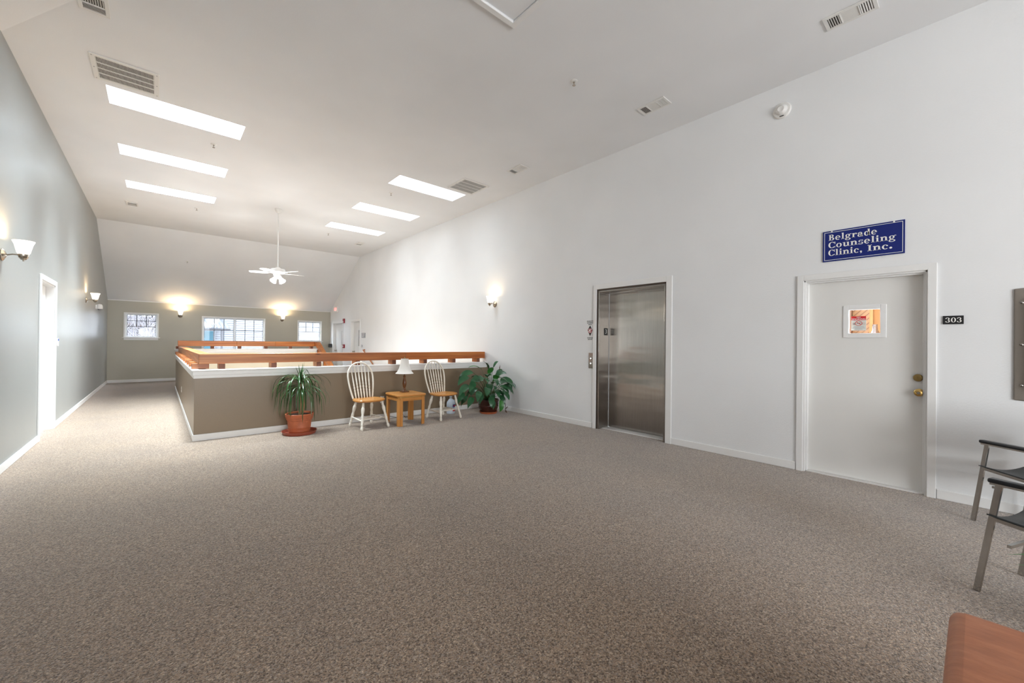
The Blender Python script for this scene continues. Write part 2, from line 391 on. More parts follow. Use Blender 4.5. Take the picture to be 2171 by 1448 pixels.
# ceiling with skylight shafts and the grille / register cut-outs kept solid
SKY_A = [(6.64, 7.128), (8.50, 8.97), (10.365, 10.842)]; SKY_B = [(6.70, 7.195), (8.58, 9.08), (10.48, 10.975)]
sky_holes = [(-0.49, 0.873, a, b) for a, b in SKY_A] + [(3.183, 4.585, a, b) for a, b in SKY_B]
HATCH = (1.66, 2.41, 2.02, 2.79)
ce = thing('ceiling', (0, 0, ZC), 'high white flat ceiling pierced by six skylights, sloping down at the far end', 'ceiling', kind='structure')
holed(MB(), XL - .1, XR + .1, YN - .1, YC, sky_holes + [HATCH], 0.42, lambda u, v, d: (u, v, d)).build('ceiling_flat', 'ceiling', ce)
sl = MB(); dz = ZT - ZC
sl.hexa([(XL - .1, YC, 0), (XR + .1, YC, 0), (XR + .1, YB + .1, dz * (YB + .1 - YC) / (YB - YC)), (XL - .1, YB + .1, dz * (YB + .1 - YC) / (YB - YC)),
         (XL - .1, YC, .42), (XR + .1, YC, .42), (XR + .1, YB + .1, dz + .42), (XL - .1, YB + .1, dz + .42)])
sl.build('ceiling_slope', 'ceiling', ce)
# sloping plane that starts along a diagonal crease above the near left corner
A = Vector((XL - .02, 6.205, 0)); dirv = Vector((0.505, -0.863, 0)); nv = Vector((-0.863, -0.505, 0))
L1 = 14.2; D = 9.0; t25 = math.tan(R(20))
p0 = A - dirv * 0.2; p1 = A + dirv * L1
q1 = p1 + nv * D; q0 = p0 + nv * D
hp = MB(); hp.hexa([tuple(p0), tuple(p1), (q1.x, q1.y, -D * t25), (q0.x, q0.y, -D * t25), (p0.x, p0.y, .04), (p1.x, p1.y, .04), (q1.x, q1.y, -D * t25 + .04), (q0.x, q0.y, -D * t25 + .04)])
hp.build('ceiling_hip', 'ceiling', ce)

# skylights: frosted daylight diffusers at the top of the shafts
names = ['nearest left skylight beside the large return grille', 'middle skylight of the left row of three', 'farthest skylight of the left row of three',
         'nearest right skylight beside the square return grille', 'middle skylight of the right row of three', 'farthest skylight of the right row of three']
for (a, b, c, d), lab in zip(sky_holes, names):
    s = thing('skylight', ((a + b) / 2, (c + d) / 2, ZC + .40), 'bright white recessed ' + lab, 'skylight', group='ceiling skylights')
    hw, hd = (b - a) / 2 - .004, (d - c) / 2 - .004
    MB().box(-hw + .02, hw - .02, -hd + .02, hd - .02, -.005, .01).build('diffuser', 'skylight', s)
    lx = (a + b) / 2 - (.24 if a > 2 else -.22); sa = area('skylight_daylight', (lx, (c + d) / 2, ZC + .385), (0, 0, 0), b - a - .50, d - c - .06, SKYLIGHT * (.11 if a > 2 else .92), (0.80, 0.925, 1.0)); sa.data.spread = R(100 if a > 2 else 88)
    fr = MB()
    for bx in ((-hw, -hw + .02, -hd, hd), (hw - .02, hw, -hd, hd), (-hw, hw, -hd, -hd + .02), (-hw, hw, hd - .02, hd)): fr.box(*bx, -.015, .012)
    fr.build('curb_frame', 'trim', s)

# half walls round the stairwell
def halfwall(name, x0, x1, y0, y1, ztop, label):
    o = MB(); o.box(x0, x1, y0, y1, LOW, ztop); return o
hw1 = MB(); hw1.mi = []
def two_tone(name, boxes, label, faces_out):
    """boxes: outer taupe shell + inner cream lining"""
    e = thing(name, (0, 0, 0), label, 'half wall', kind='structure')
    for nm, m_, b in boxes: MB().box(*b).build(nm, m_, e)
    return e
ZW, ZWF = 0.85, 1.0
two_tone('wall_stairwell_front', [('wall_face', 'taupe', (XH, XR, YH, YH + .06, -.2, ZW)), ('wall_lining', 'cream', (XH + .06, XR, YH + .06, YH + WT, LOW, ZW))], 'low taupe half wall behind the white chairs and oak table', 0)
two_tone('wall_stairwell_left', [('wall_face', 'taupe', (XH, XH + .06, YH + .06, YF - .1, -.2, ZW)), ('wall_lining', 'cream', (XH + .06, XH + WT, YH + WT, YF - .1, LOW, ZW))], 'low grey half wall beside the left walkway', 0)
two_tone('wall_stairwell_back', [('wall_face', 'taupe', (XH, 3.97, YF - .04, YF + .02, -.2, ZWF)), ('wall_lining', 'cream', (XH, 3.97, YF - .1, YF - .04, LOW, ZWF))], 'white lined half wall on the far side of the stairwell', 0)
# stair-side half wall sloping down towards the viewer
SX0, SX1 = 3.86, 3.97
ssl = 0.50
e = thing('wall_stair_side', (SX0, YF - .1, 0), 'white sloping half wall beside the descending stairs', 'half wall', kind='structure')
LS = 5.0
MB().prism([(0, LOW), (0, 1.0), (-.1, 1.0), (-LS, 1.0 - ssl * LS + .05), (-LS, LOW)], 0, 0, SX1 - SX0).build('wall_face', 'cream', e)
for nm, bb, lab in (('wall_shaft_right', (XR, XR + .12, YH, YF + .1, LOW, -.02), 'right side of the stair shaft'), ('wall_shaft_back', (SX1, XR, YF, YF + .1, LOW, -.2), 'far end of the stair shaft')):
    tag(MB().box(*bb).build(nm, 'cream', kind='structure'), lab, 'wall')

# white caps on the half walls (top board over a stepped apron)
def cap_run(mb, x0, x1, y0, y1, z, oh=0.03):
    mb.box(x0 - oh, x1 + oh, y0 - oh, y1 + oh, z - .022, z)
def apron(mb, x0, x1, y0, y1, z):
    mb.box(x0 - .018, x1 + .006, y0 - .018, y1 + .006, z - .075, z - .022); mb.box(x0 - .010, x1 + .003, y0 - .010, y1 + .003, z - .115, z - .075)
def cap(name, boxes, z, label):
    a = MB(); b = MB()
    for (x0, x1, y0, y1) in boxes:
        cap_run(a, x0, x1, y0, y1, z); apron(b, x0, x1, y0, y1, z)
    t = thing(name, (0, 0, 0), label, 'trim', kind='structure')
    a.build('cap_board', 'trim', t, bevel=.008); b.build('cap_apron', 'trim', t, bevel=.003); return t
ZP, ZPF = 0.947, 1.095
cap('trim_1', [(XH, XR - .035, YH, YH + WT)], ZP, 'white cap along the front half wall under the cedar beam')
cap('trim_2', [(XH, XH + WT, YH + WT + .032, YF - .135)], ZP, 'white cap along the left half wall')
cap('trim_3', [(XH, SX1, YF - .1, YF + .02)], ZPF, 'raised white cap along the far half wall')
tcap = thing('trim_4', (SX0, YF - .1, 0), 'white cap following the sloping stair half wall', 'trim', kind='structure')
MB().prism([(-.14, 1.0), (-.14, 1.03), (-LS, 1.03 - ssl * (LS - .14)), (-LS, 1.0 - ssl * (LS - .14))], 0, -.025, SX1 - SX0 + .025).build('cap_board', 'trim', tcap, bevel=.005)

# ------------------------------------------------------------------ cedar railings
def block(parent, x0, x1, y0, y1, z0, z1, side, end):
    o = MB(); o.box(x0, x1, y0, y1, z0, z1); ob = o.build('block', [side, 'cedar_end'], parent, bevel=.004)
    for p in ob.data.polygons:
        n = p.normal
        if (end == 'y' and abs(n.y) > .9) or (end == 'x' and abs(n.x) > .9): p.material_index = 1
    return ob
BW = 0.14; Z0, Z1 = 1.022, 1.157
r1 = thing('wooden_railing', (XH, YH, ZP), 'long orange cedar beam on blocks along the front half wall', 'railing', group='cedar stairwell railings')
L = lambda x, y, z: (x - XH, y - YH, z - ZP)
def lbox(x0, x1, y0, y1, z0, z1): return (x0 - XH, x1 - XH, y0 - YH, y1 - YH, z0 - ZP, z1 - ZP)
BX0 = 0.412; BY0 = 6.87; JX = 3.42
b = MB(); b.prism([(BX0 - XH, BY0 - YH), (JX - XH, BY0 - YH), (JX - XH, BY0 + BW - YH), (BX0 + BW - XH, BY0 + BW - YH)], 2, Z0 - ZP, Z1 - ZP); b.build('beam', 'cedar_x', r1, bevel=.006)
b = MB(); b.box(*lbox(JX + .001, XR - .03, BY0, BY0 + BW, Z0, Z1)); b.build('beam', 'cedar_x2', r1, bevel=.006)
for x in (0.667, 1.297, 1.921, 2.537, 3.185, 3.81, 4.45, 5.05):
    block(r1, *lbox(x - .037, x + .037, BY0 - .018, BY0 + .16, ZP, Z0), 'cedar_y', 'y')
r2 = thing('wooden_railing', (XH, YH, ZP), 'cedar beam running away from the viewer along the left half wall', 'railing', group='cedar stairwell railings')
b = MB(); b.prism([(BX0 - XH, BY0 - YH + .0005), (BX0 + BW - XH, BY0 + BW - YH + .0005), (BX0 + BW - XH, YF - .14 - YH), (BX0 - XH, YF - .14 - YH)], 2, Z0 - ZP, Z1 - ZP); b.build('beam', 'cedar_y', r2, bevel=.006)
y = 7.08
while y < YF - .2:
    block(r2, *lbox(XH - .018, XH + .175, y - .037, y + .037, ZP, Z0), 'cedar_x', 'x'); y += 0.63
r3 = thing('wooden_railing', (XH, YF, ZPF), 'cedar beam on the far half wall in front of the windows', 'railing', group='cedar stairwell railings')
bz0, bz1 = 1.168, 1.318
for k, (xa, xb, mm) in enumerate(((0.40, 1.73, 'cedar_x2'), (1.731, 2.72, 'cedar_x'), (2.721, 3.846, 'cedar_x2'))):
    MB().box(xa - XH, xb - XH, -.10, .04, bz0 - ZPF, bz1 - ZPF).build('beam', mm, r3, bevel=.006)
for x in (0.40, 1.157, 1.80, 2.47, 3.14, 3.755):
    block(r3, x - .04 - XH, x + .04 - XH, -.12, .05, 0, bz0 - ZPF, 'cedar_y', 'y')
r4 = thing('wooden_railing', (SX0, YF - .1, 1.0), 'short cedar beam sloping down with the stairs at the far right', 'railing', group='cedar stairwell railings')
def slopez(yy): return ssl * (yy)          # yy negative towards viewer
b = MB(); zz = bz0 - 1.0
b.prism([(0.1, zz + .02), (0.1, zz + .15), (-.14, zz + .14), (-4.6, zz + .14 - ssl * 4.46), (-4.6, zz - ssl * 4.46), (-.14, zz)], 0, -.01, .12); b.build('beam', 'cedar_y', r4, bevel=.006)
for k in range(6):
    yy = -.35 - .65 * k; zb = -ssl * (-yy - .14) + .03
    block(r4, -.03, .14, yy - .04, yy + .04, zb - .01, zb + .145, 'cedar_x', 'x')
hr = thing('handrail', (XR, 13.3, 0.9), 'slim wooden handrail sloping down the white wall of the stairs', 'handrail')
MB().tube([(-.01, .26, .165), (-.075, .25, .16), (-.075, -.9, -.45), (-.075, -2.6, -1.35)], .021, 10).build('rail', 'cedar_y', hr)
for yy in (-.1, -1.4):
    MB().tube([(0, yy, -.02 + (yy * .53)), (-.05, yy, -.03 + yy * .53), (-.075, yy, .02 + yy * .53)], .009, 8).build('bracket', 'nickel', hr)

# ------------------------------------------------------------------ baseboards
def base(name, segs, label):
    """segs: list of (x0,x1,y0,y1) footprints, 12 mm thick"""
    t = thing(name, (0, 0, 0), label, 'baseboard', kind='structure')
    for s_ in segs:
        x0, x1, y0, y1 = s_
        MB().box(x0, x1, y0, y1, 0, .088).build('board', 'trim', t, bevel=.006, seg=2)
    return t
base('baseboard_right', [(XR - .013, XR, -6, .23), (XR - .013, XR, 1.295, 2.735), (XR - .013, XR, 4.055, YH), (XR - .013, XR, 15.0, 15.68), (XR - .013, XR, 16.96, YB)], 'white baseboard along the right wall')
base('baseboard_left', [(XL, XL + .013, -6, LD0 - .062), (XL, XL + .013, LD1 + .062, YB)], 'white baseboard along the left wall')
base('baseboard_back', [(XL + .013, XR - .013, YB - .013, YB)], 'white baseboard along the back wall')
base('baseboard_stairwell', [(XH - .013, XR - .013, YH - .013, YH), (XH - .013, XH, YH, YF + .02)], 'white baseboard round the foot of the half wall')
tag(MB().box(XL, XR, YB - .012, YB, ZT - .03, ZT - .001).build('trim_5', 'trim', kind='structure'), 'thin white strip where the back wall meets the ceiling', 'trim')

# ------------------------------------------------------------------ doors
def casing(parent, u0, u1, z1, w_=.062, t=.018):
    c = MB()
    for bx in ((u0 - w_, u0 + .004, 0, z1 + w_), (u1 - .004, u1 + w_, 0, z1 + w_), (u0 + .004, u1 - .004, z1 - .004, z1 + w_)):
        c.box(bx[0], bx[1], -t, 0.0, bx[2], bx[3])
    c.build('casing', 'trim', parent, bevel=.004)
    j = MB()
    j.box(u0 - .001, u0 + .02, 0, .158, 0, z1); j.box(u1 - .02, u1 + .001, 0, .158, 0, z1); j.box(u0, u1, 0, .158, z1 - .02, z1 + .001)
    j.build('jamb', 'trim', parent, bevel=.002)
def leaf(parent, u0, u1, z1, d, hole=None, m_='door'):
    o = holed(MB(), u0 + .022, u1 - .022, .012, z1 - .022, [hole] if hole else [], .042, lambda u, v, q: (u, d + q, v)); return o.build('door_leaf', m_, parent)
def lever(parent, u, z, d, m_='nickel'):
    o = MB(); o.M = Matrix.Translation((u, d, z)) @ Matrix.Rotation(R(90), 4, 'X')
    o.lathe([(.03, 0), (.03, .008), (.012, .012), (.011, .04), (.026, .05), (.028, .065), (.018, .075), (0.001, .078)], 18); o.build('door_knob', m_, parent)
# left door
d1 = thing('door_1', (XL, (LD0 + LD1) / 2, 0), 'recessed white door in the grey left wall', 'door', LEFT, kind='structure')
hwid = (LD1 - LD0) / 2; casing(d1, -hwid, hwid, LDZ); leaf(d1, -hwid, hwid, LDZ, .085); lever(d1, -hwid + .09, .98, .085)
# far doors on the right wall: narrow vision glass
for k, (h, lab) in enumerate(((HR[2], 'white door with a narrow glass slot nearest the back wall'), (HR[3], 'white door with a narrow glass slot beside the grey plaque'))):
    uc = (h[0] + h[1]) / 2; hw_ = (h[1] - h[0]) / 2
    d = thing('door_%d' % (2 + k), (XR, -uc, 0), lab, 'door', RIGHT, kind='structure')
    casing(d, -hw_, hw_, h[3]); vis = (hw_ - .36, hw_ - .20, 1.18, 1.75)
    leaf(d, -hw_, hw_, h[3], .09, vis)
    MB().box(vis[0] - .02, vis[1] + .02, .105, .109, vis[2] - .02, vis[3] + .02).build('vision_pane', 'muntin', d)
    fr = MB()
    for bx in ((vis[0] - .02, vis[0], vis[2] - .02, vis[3] + .02), (vis[1], vis[1] + .02, vis[2] - .02, vis[3] + .02), (vis[0], vis[1], vis[2] - .02, vis[2]), (vis[0], vis[1], vis[3], vis[3] + .02)): fr.box(bx[0], bx[1], .08, .09, bx[2], bx[3])
    fr.build('vision_frame', 'trim', d); lever(d, -hw_ + .09, .98, .09)
# clinic door 303
h = HR[1]; uc = (h[0] + h[1]) / 2; hw_ = (h[1] - h[0]) / 2; DY = -uc
d4 = thing('door_4', (XR, DY, 0), 'white clinic door with a small square window and brass locks', 'door', RIGHT, kind='structure')
casing(d4, -hw_, hw_, h[3], .055)
st = MB(); st.box(-hw_ + .02, -hw_ + .034, .03, .085, 0, h[3] - .02); st.box(hw_ - .034, hw_ - .02, .03, .085, 0, h[3] - .02); st.box(-hw_ + .034, hw_ - .034, .03, .085, h[3] - .034, h[3] - .02); st.build('door_stop', 'trim', d4, bevel=.002)
wu0, wu1, wz0, wz1 = DY - .865, DY - .622, 1.487, 1.725
leaf(d4, -hw_, hw_, h[3], .085, (wu0, wu1, wz0, wz1))
wf = MB()
for bx in ((wu0 - .045, wu0, wz0 - .045, wz1 + .045), (wu1, wu1 + .045, wz0 - .045, wz1 + .045), (wu0, wu1, wz0 - .045, wz0), (wu0, wu1, wz1, wz1 + .045)): wf.box(bx[0], bx[1], .077, .086, bx[2], bx[3])
wfo = wf.build('window_frame', 'trim', d4, bevel=.004)
for su in (wu0 - .028, wu1 + .028):
    for sz in (wz0 + .03, wz1 - .03):
        o = MB(); o.M = Matrix.Translation((su, .077, sz)) @ Matrix.Rotation(R(90), 4, 'X'); o.lathe([(.004, 0), (.004, .0015), (.001, .0025)], 8); o.build('screw', 'vent', wfo)
MB().box(wu0, wu1, .112, .116, wz0, wz1).build('window_pane', 'glass', d4)
MB().box(-hw_ + .02, hw_ - .02, .03, .13, 0, .010).build('threshold', 'vent', d4)
o = MB(); o.M = Matrix.Translation((DY - .357, .085, 1.066)) @ Matrix.Rotation(R(90), 4, 'X')
o.lathe([(.034, 0), (.034, .010), (.028, .018), (.020, .020), (.019, .024), (0.001, .025)], 24); db = o.build('deadbolt', 'brass_old', d4, label='aged brass deadbolt cylinder')
MB().box(DY - .358, DY - .356, .0585, .061, 1.060, 1.072).build('key_slot', 'ink', db)
o = MB(); o.M = Matrix.Translation((DY - .350, .085, .928)) @ Matrix.Rotation(R(90), 4, 'X')
o.lathe([(.036, 0), (.036, .006), (.020, .014), (.013, .018), (.013, .034), (.024, .042), (.029, .054), (.027, .064), (.016, .068), (.015, .066), (.001, .066)], 24); kb = o.build('door_knob', 'brass', d4, label='polished brass knob below the deadbolt')
o = MB(); o.M = Matrix.Translation((DY - .350, .0215, .928)) @ Matrix.Rotation(R(90), 4, 'X'); o.lathe([(.012, 0), (.012, .004), (.001, .005)], 16); o.build('key_cylinder', 'nickel', kb)

# panelled room seen through the little window
pr = thing('wall_clinic', (XR + .6, .7, 0), 'diagonal wood panelling seen through the clinic door window', 'wall', kind='structure')
MB().box(1.6, 1.65, .27, 1.8, 0, 2.7).build('panelling_light', 'planks', pr)
MB().prism([(1.6, .25), (.6, -.05), (.6, -.10), (1.65, .20)], 2, 0, 2.7).build('panelling_dark', 'planks_dark', pr)
MB().box(1.575, 1.615, .24, .28, 0, 2.7).build('corner_post', 'oak_z', pr)
MB().box(1.45, 1.55, .455, .60, 0, 2.7).build('door_frame', 'lampwood', pr)
tag(MB().box(XR + .2, XR + 3.4, -1.2, 2.6, -.02, 0).build('floor_clinic', 'carpet', kind='structure'), 'clinic floor behind the door', 'floor'); tag(MB().box(XR + .2, XR + 3.4, -1.2, 2.6, 2.7, 2.72).build('ceiling_clinic', 'ceiling', kind='structure'), 'clinic ceiling behind the door', 'ceiling')
point('clinic_lamp', (XR + 1.3, .9, 2.4), 2.2, (1, .86, .66), .15)
ns = thing('no_smoking_notice', (XR + .1115, DY - (wu0 + .075), 1.515), 'red and white no smoking notice taped inside the door window', 'notice', RIGHT)
MB().box(-.058, .058, 0, .0006, .0, .145).build('paper_sheet', 'paper', ns); MB().box(-.058, .058, -.0006, 0, .105, .145).build('red_band', 'sign_red', ns)
lettering('heading', 'NO', .020, 'sign_white', ns, 0, .133, -.002); lettering('heading', 'SMOKING', .022, 'sign_white', ns, 0, .115, -.002, sx=1.1)
def ringmb(mb, cx, cz, r0, r1, y=-.001, n=28, ex=1.0):
    vs = []; fs = []
    for i in range(n):
        a = 2 * math.pi * i / n; vs += [(cx + ex * r0 * math.cos(a), y, cz + r0 * math.sin(a)), (cx + ex * r1 * math.cos(a), y, cz + r1 * math.sin(a))]
    for i in range(n): j = (i + 1) % n; fs.append((2 * i, 2 * i + 1, 2 * j + 1, 2 * j))
    return mb.add(vs, fs)
o = MB(); ringmb(o, 0, .074, .0215, .0255, ex=1.1); o.quad((-.019, -.001, .088), (-.016, -.001, .091), (.019, -.001, .060), (.016, -.001, .057)); ringmb(o, -.036, .068, .011, .0125); ringmb(o, .037, .068, .011, .0125); o.build('prohibition_symbol', 'sign_red', ns)
o = MB(); o.box(-.017, .012, -.0008, -.0004, .071, .0755)
o.tube([(.012, -.0006, .077), (.014, -.0006, .082), (.010, -.0006, .086), (.008, -.0006, .090)], .0012, 5); o.box(-.040, -.032, -.0008, -.0004, .063, .073); o.box(.027, .040, -.0008, -.0004, .067, .069); o.build('cigarette_symbol', 'ink', ns)
o = MB()
for k, wd in enumerate((.040, .046, .050, .030, .034)): o.box(-wd, wd, -.0008, -.0004, .040 - k * .0085, .0425 - k * .0085)
o.build('fine_print', 'grey_plastic', ns)
jb = thing('water_jug', (XR + 1.48, .835, 1.36), 'clear bottle seen through the clinic door window', 'bottle')
MB().lathe([(.05, 0), (.055, .02), (.055, .14), (.03, .2), (.025, .26), (.028, .27)], 16).build('bottle_body', 'smoke_acrylic', jb)
ct = thing('counter', (XR + 1.50, .86, 0), 'brown counter top under the bottle behind the clinic door', 'counter')
MB().box(-.10, .25, -.08, .12, 1.32, 1.36).build('counter_top', 'planks_dark', ct); MB().box(-.08, .23, -.06, .10, 0, 1.32).build('counter_body', 'planks_dark', ct)

# ------------------------------------------------------------------ elevator
h = HR[0]; uc = (h[0] + h[1]) / 2; hw_ = (h[1] - h[0]) / 2; EY = -uc
el = thing('elevator', (XR, EY, 0), 'brushed stainless steel elevator door in a white casing', 'elevator', RIGHT)
c = MB(); ez = h[3]
for bx in ((-hw_ - .055, -hw_, 0, ez + .075), (hw_, hw_ + .085, 0, ez + .075), (-hw_, hw_, ez, ez + .075)): c.box(bx[0], bx[1], -.02, 0, bx[2], bx[3])
c.build('casing', 'trim', el, bevel=.004)
gp = MB(); gp.box(-hw_, -hw_ + .018, .002, .14, 0, ez); gp.box(hw_ - .018, hw_, .002, .14, 0, ez); gp.box(-hw_, hw_, .002, .14, ez - .018, ez); gp.build('shadow_gap', 'dark_steel', el)
DP = .27
jb_ = MB(); jb_.box(-hw_ + .018, -hw_ + .045, .012, DP, 0, ez - .018); jbo = jb_.build('jamb', 'steel', el, bevel=.004)
jb2 = MB(); jb2.box(hw_ - .045, hw_ - .018, .012, DP, 0, ez - .018); jb2.build('jamb', 'steel', el, bevel=.004)
MB().box(-hw_ + .045, hw_ - .045, .012, DP, ez - .048, ez - .018).build('header', 'steel', el, bevel=.004)
MB().box(-hw_ + .056, hw_ - .046, DP, DP + .03, .014, ez - .05).build('door_panel', 'steel', el)
MB().box(-hw_, hw_, DP + .03, DP + .06, -.02, ez + .02).build('hoistway_wall', 'dark', el)
MB().box(-hw_ + .018, hw_ - .018, .10, DP + .03, -.02, .009).build('sill', 'vent', el, bevel=.002)
fi = MB(); fi.box(-hw_ + .045, -hw_ + .047, .135, .235, 1.49, 1.605); fio = fi.build('floor_indicator', 'black', el, label='black floor indicator showing 3')
me = text_mesh('3', .10); me.materials.clear(); me.materials.append(M['sign_white']); ob = bpy.data.objects.new('digit', me); COL.objects.link(ob); ob.parent = fio
ob.location = (-hw_ + .0485, .185, 1.548); ob.rotation_euler = (R(90), 0, R(90))
cp = thing('call_button_panel', (XR, 4.088, 1.08), 'steel elevator call panel with two round buttons', 'button panel', RIGHT)
MB().box(-.043, .043, -.008, 0, -.125, .125).build('face_plate', 'steel', cp, bevel=.002)
for z in (.035, -.045):
    o = MB(); o.M = Matrix.Translation((0, -.006, z)) @ Matrix.Rotation(R(90), 4, 'X'); o.lathe([(.020, 0), (.020, .003), (.013, .004)], 18); bo = o.build('button_ring', 'dark_steel', cp)
    o = MB(); o.M = Matrix.Translation((0, -.009, z)) @ Matrix.Rotation(R(90), 4, 'X'); o.lathe([(.011, 0), (.011, .002), (.001, .003)], 14); o.build('button', 'lit_button', bo)
dc = thing('fire_notice', (XR, 4.112, 1.57), 'small black and red fire safety notice on the wall beside the elevator', 'notice', RIGHT)
for s_, z, sz in (('IN CASE OF FIRE', .145, .022), ('USE STAIRWAYS', .118, .022), ('FOR EXIT', .092, .022), ('DO NOT USE', -.125, .024), ('ELEVATOR', -.150, .024)): lettering('wording', s_, sz, 'ink', dc, 0, z, -.001, sx=.78)
MB().add([(0, -.001, .078), (.05, -.001, .0), (0, -.001, -.098), (-.05, -.001, .0)], [(0, 1, 2, 3)]).build('diamond', 'ink', dc)
o = MB(); ringmb(o, 0, -.008, .002, .041, y=-.0018); o.build('red_disc', mat('decal_rose', (0.45, 0.14, 0.16), .6), dc)
o = MB(); o.quad((-.035, -.0022, -.018), (-.03, -.0022, -.026), (.034, -.0022, .018), (.028, -.0022, .026)); o.box(-.006, .006, -.0024, -.002, -.04, .0); o.box(-.022, -.012, -.0024, -.002, -.01, .02); o.build('stair_symbol', 'sign_white', dc)

# ------------------------------------------------------------------ serif lettering for the clinic sign
class G(MB):
    def rect(s, x0, x1, z0, z1): return s.add([(x0, 0, z0), (x1, 0, z0), (x1, 0, z1), (x0, 0, z1)], [(0, 1, 2, 3)])
    def arc(s, cx, cz, rx, rz, tx, tz, a0=0, a1=360, n=26):
        vs = []; fs = []
        for i in range(n + 1):
            a = R(a0 + (a1 - a0) * i / n); ca, sa = math.cos(a), math.sin(a)
            vs += [(cx + rx * ca, 0, cz + rz * sa), (cx + (rx - tx) * ca, 0, cz + (rz - tz) * sa)]
        for i in range(n): fs.append((2 * i, 2 * i + 1, 2 * i + 3, 2 * i + 2))
        return s.add(vs, fs)
    def dot(s, cx, cz, r): return s.arc(cx, cz, r, r, r, r)
X = .68
def glyph(ch):
    g = G(); T = .20
    if ch == 'B':
        g.rect(.10, .32, 0, 1); g.rect(0, .40, 0, .07); g.rect(0, .40, .93, 1); g.arc(.38, .755, .32, .245, .20, .07, -90, 90); g.arc(.38, .265, .40, .265, .22, .07, -90, 90); g.rect(.30, .40, .50, .57); return g, .88
    if ch in 'eco':
        if ch == 'o': g.arc(.36, X / 2, .36, X / 2 + .02, .20, .07); return g, .80
        if ch == 'c': g.arc(.36, X / 2, .36, X / 2 + .02, .21, .07, 42, 318); g.dot(.56, .52, .10); return g, .74
        g.arc(.36, X / 2, .36, X / 2 + .02, .21, .08, 0, 312); g.rect(.16, .72, .31, .38); return g, .80
    if ch == 'l': g.rect(.10, .31, 0, 1.03); g.rect(0, .41, 0, .06); g.add([(0, 0, .97), (.10, 0, .93), (.10, 0, 1.03)], [(0, 1, 2)]); return g, .48
    if ch == 'i': g.rect(.10, .31, 0, X); g.rect(0, .41, 0, .06); g.rect(0, .1, X - .07, X); g.dot(.20, .90, .125); return g, .48
    if ch == 'I': g.rect(.12, .35, 0, 1); g.rect(0, .47, 0, .07); g.rect(0, .47, .93, 1); return g, .55
    if ch == 'g': g.arc(.34, .44, .31, .255, .19, .06); g.arc(.36, -.10, .38, .19, .16, .075); g.add([(.12, 0, .24), (.22, 0, .22), (.18, 0, .06), (.06, 0, .02)], [(0, 1, 2, 3)]); g.arc(.72, .60, .14, .12, .08, .08, 20, 190); g.rect(.15, .5, .055, .12); return g, .86
    if ch == 'r': g.rect(.10, .31, 0, X); g.rect(0, .42, 0, .06); g.rect(0, .1, X - .07, X); g.arc(.47, .42, .2, .28, .09, .10, 40, 180); g.dot(.57, .57, .11); return g, .70
    if ch == 'a': g.arc(.28, .20, .28, .22, .19, .06); g.rect(.42, .62, .05, .50); g.arc(.34, .47, .28, .23, .18, .08, 0, 150); g.dot(.13, .53, .09); g.rect(.42, .74, 0, .06); return g, .80
    if ch == 'd': g.arc(.34, X / 2, .34, X / 2 + .02, .21, .08); g.rect(.50, .71, 0, 1.03); g.rect(.5, .82, 0, .06); g.add([(.40, 0, .97), (.50, 0, .93), (.50, 0, 1.03)], [(0, 1, 2)]); return g, .87
    if ch == 'C': g.arc(.48, .5, .48, .52, .24, .07, 40, 320); g.rect(.82, .90, .62, 1.0); g.rect(.82, .90, .06, .26); return g, .98
    if ch == 'u': g.rect(.10, .31, .2, X); g.rect(0, .1, X - .07, X); g.rect(.56, .77, 0, X); g.rect(.46, .56, X - .07, X); g.arc(.36, .22, .26, .24, .21, .10, 180, 330); g.rect(.56, .88, 0, .06); return g, .92
    if ch == 'n': g.rect(.10, .31, 0, X); g.rect(0, .1, X - .07, X); g.rect(0, .40, 0, .06); g.rect(.57, .78, 0, .45); g.rect(.48, .88, 0, .06); g.arc(.50, .44, .28, .26, .21, .10, 0, 150); return g, .93
    if ch == 's': g.arc(.30, .50, .27, .20, .13, .085, 30, 250); g.arc(.30, .18, .30, .20, .15, .085, -150, 80); g.rect(.50, .56, .50, .70); g.rect(.02, .08, -.02, .2); return g, .66
    if ch == ',': g.dot(.16, .12, .135); g.add([(.29, 0, .12), (.17, 0, .02), (.08, 0, -.20), (.26, 0, -.06)], [(0, 1, 2, 3)]); return g, .42
    if ch == '.': g.dot(.16, .12, .15); return g, .36
    if ch == '0': g.arc(.40, .5, .40, .52, .22, .07); return g, .90
    if ch == '3': g.arc(.34, .74, .34, .28, .21, .07, -90, 150); g.arc(.34, .25, .40, .28, .23, .07, -150, 90); g.dot(.10, .82, .10); g.dot(.09, .17, .11); return g, .84
    return g, .34
def serif(name, s, x0, x1, z, h, m_, parent, y=-.003):
    mb = MB(); x = 0; parts = []
    for ch in s:
        g, adv = glyph(ch); parts.append((g, x)); x += adv + .04
    k = (x1 - x0) / (x - .06)
    for g, xo in parts: mb.add([(x0 + (p[0] + xo) * k, y, z + p[2] * h) for p in g.v], g.f)
    return mb.build(name, m_, parent)
sg = thing('clinic_sign', (XR, .755, 2.39), 'royal blue sign with white serif lettering above the clinic door', 'sign', RIGHT)
SW, SH = .311, .158
MB().box(-SW, SW, -.012, 0, -SH, SH).build('board', 'sign_blue', sg, bevel=.001)
o = MB(); i0 = .013; i1 = .017
for bx in ((-SW + i0, -SW + i1, -SH + i0, SH - i0), (SW - i1, SW - i0, -SH + i0, SH - i0), (-SW + i1, SW - i1, -SH + i0, -SH + i1), (-SW + i1, SW - i1, SH - i1, SH - i0)): o.box(bx[0], bx[1], -.0128, -.012, bx[2], bx[3])
o.build('border_line', 'sign_white', sg)
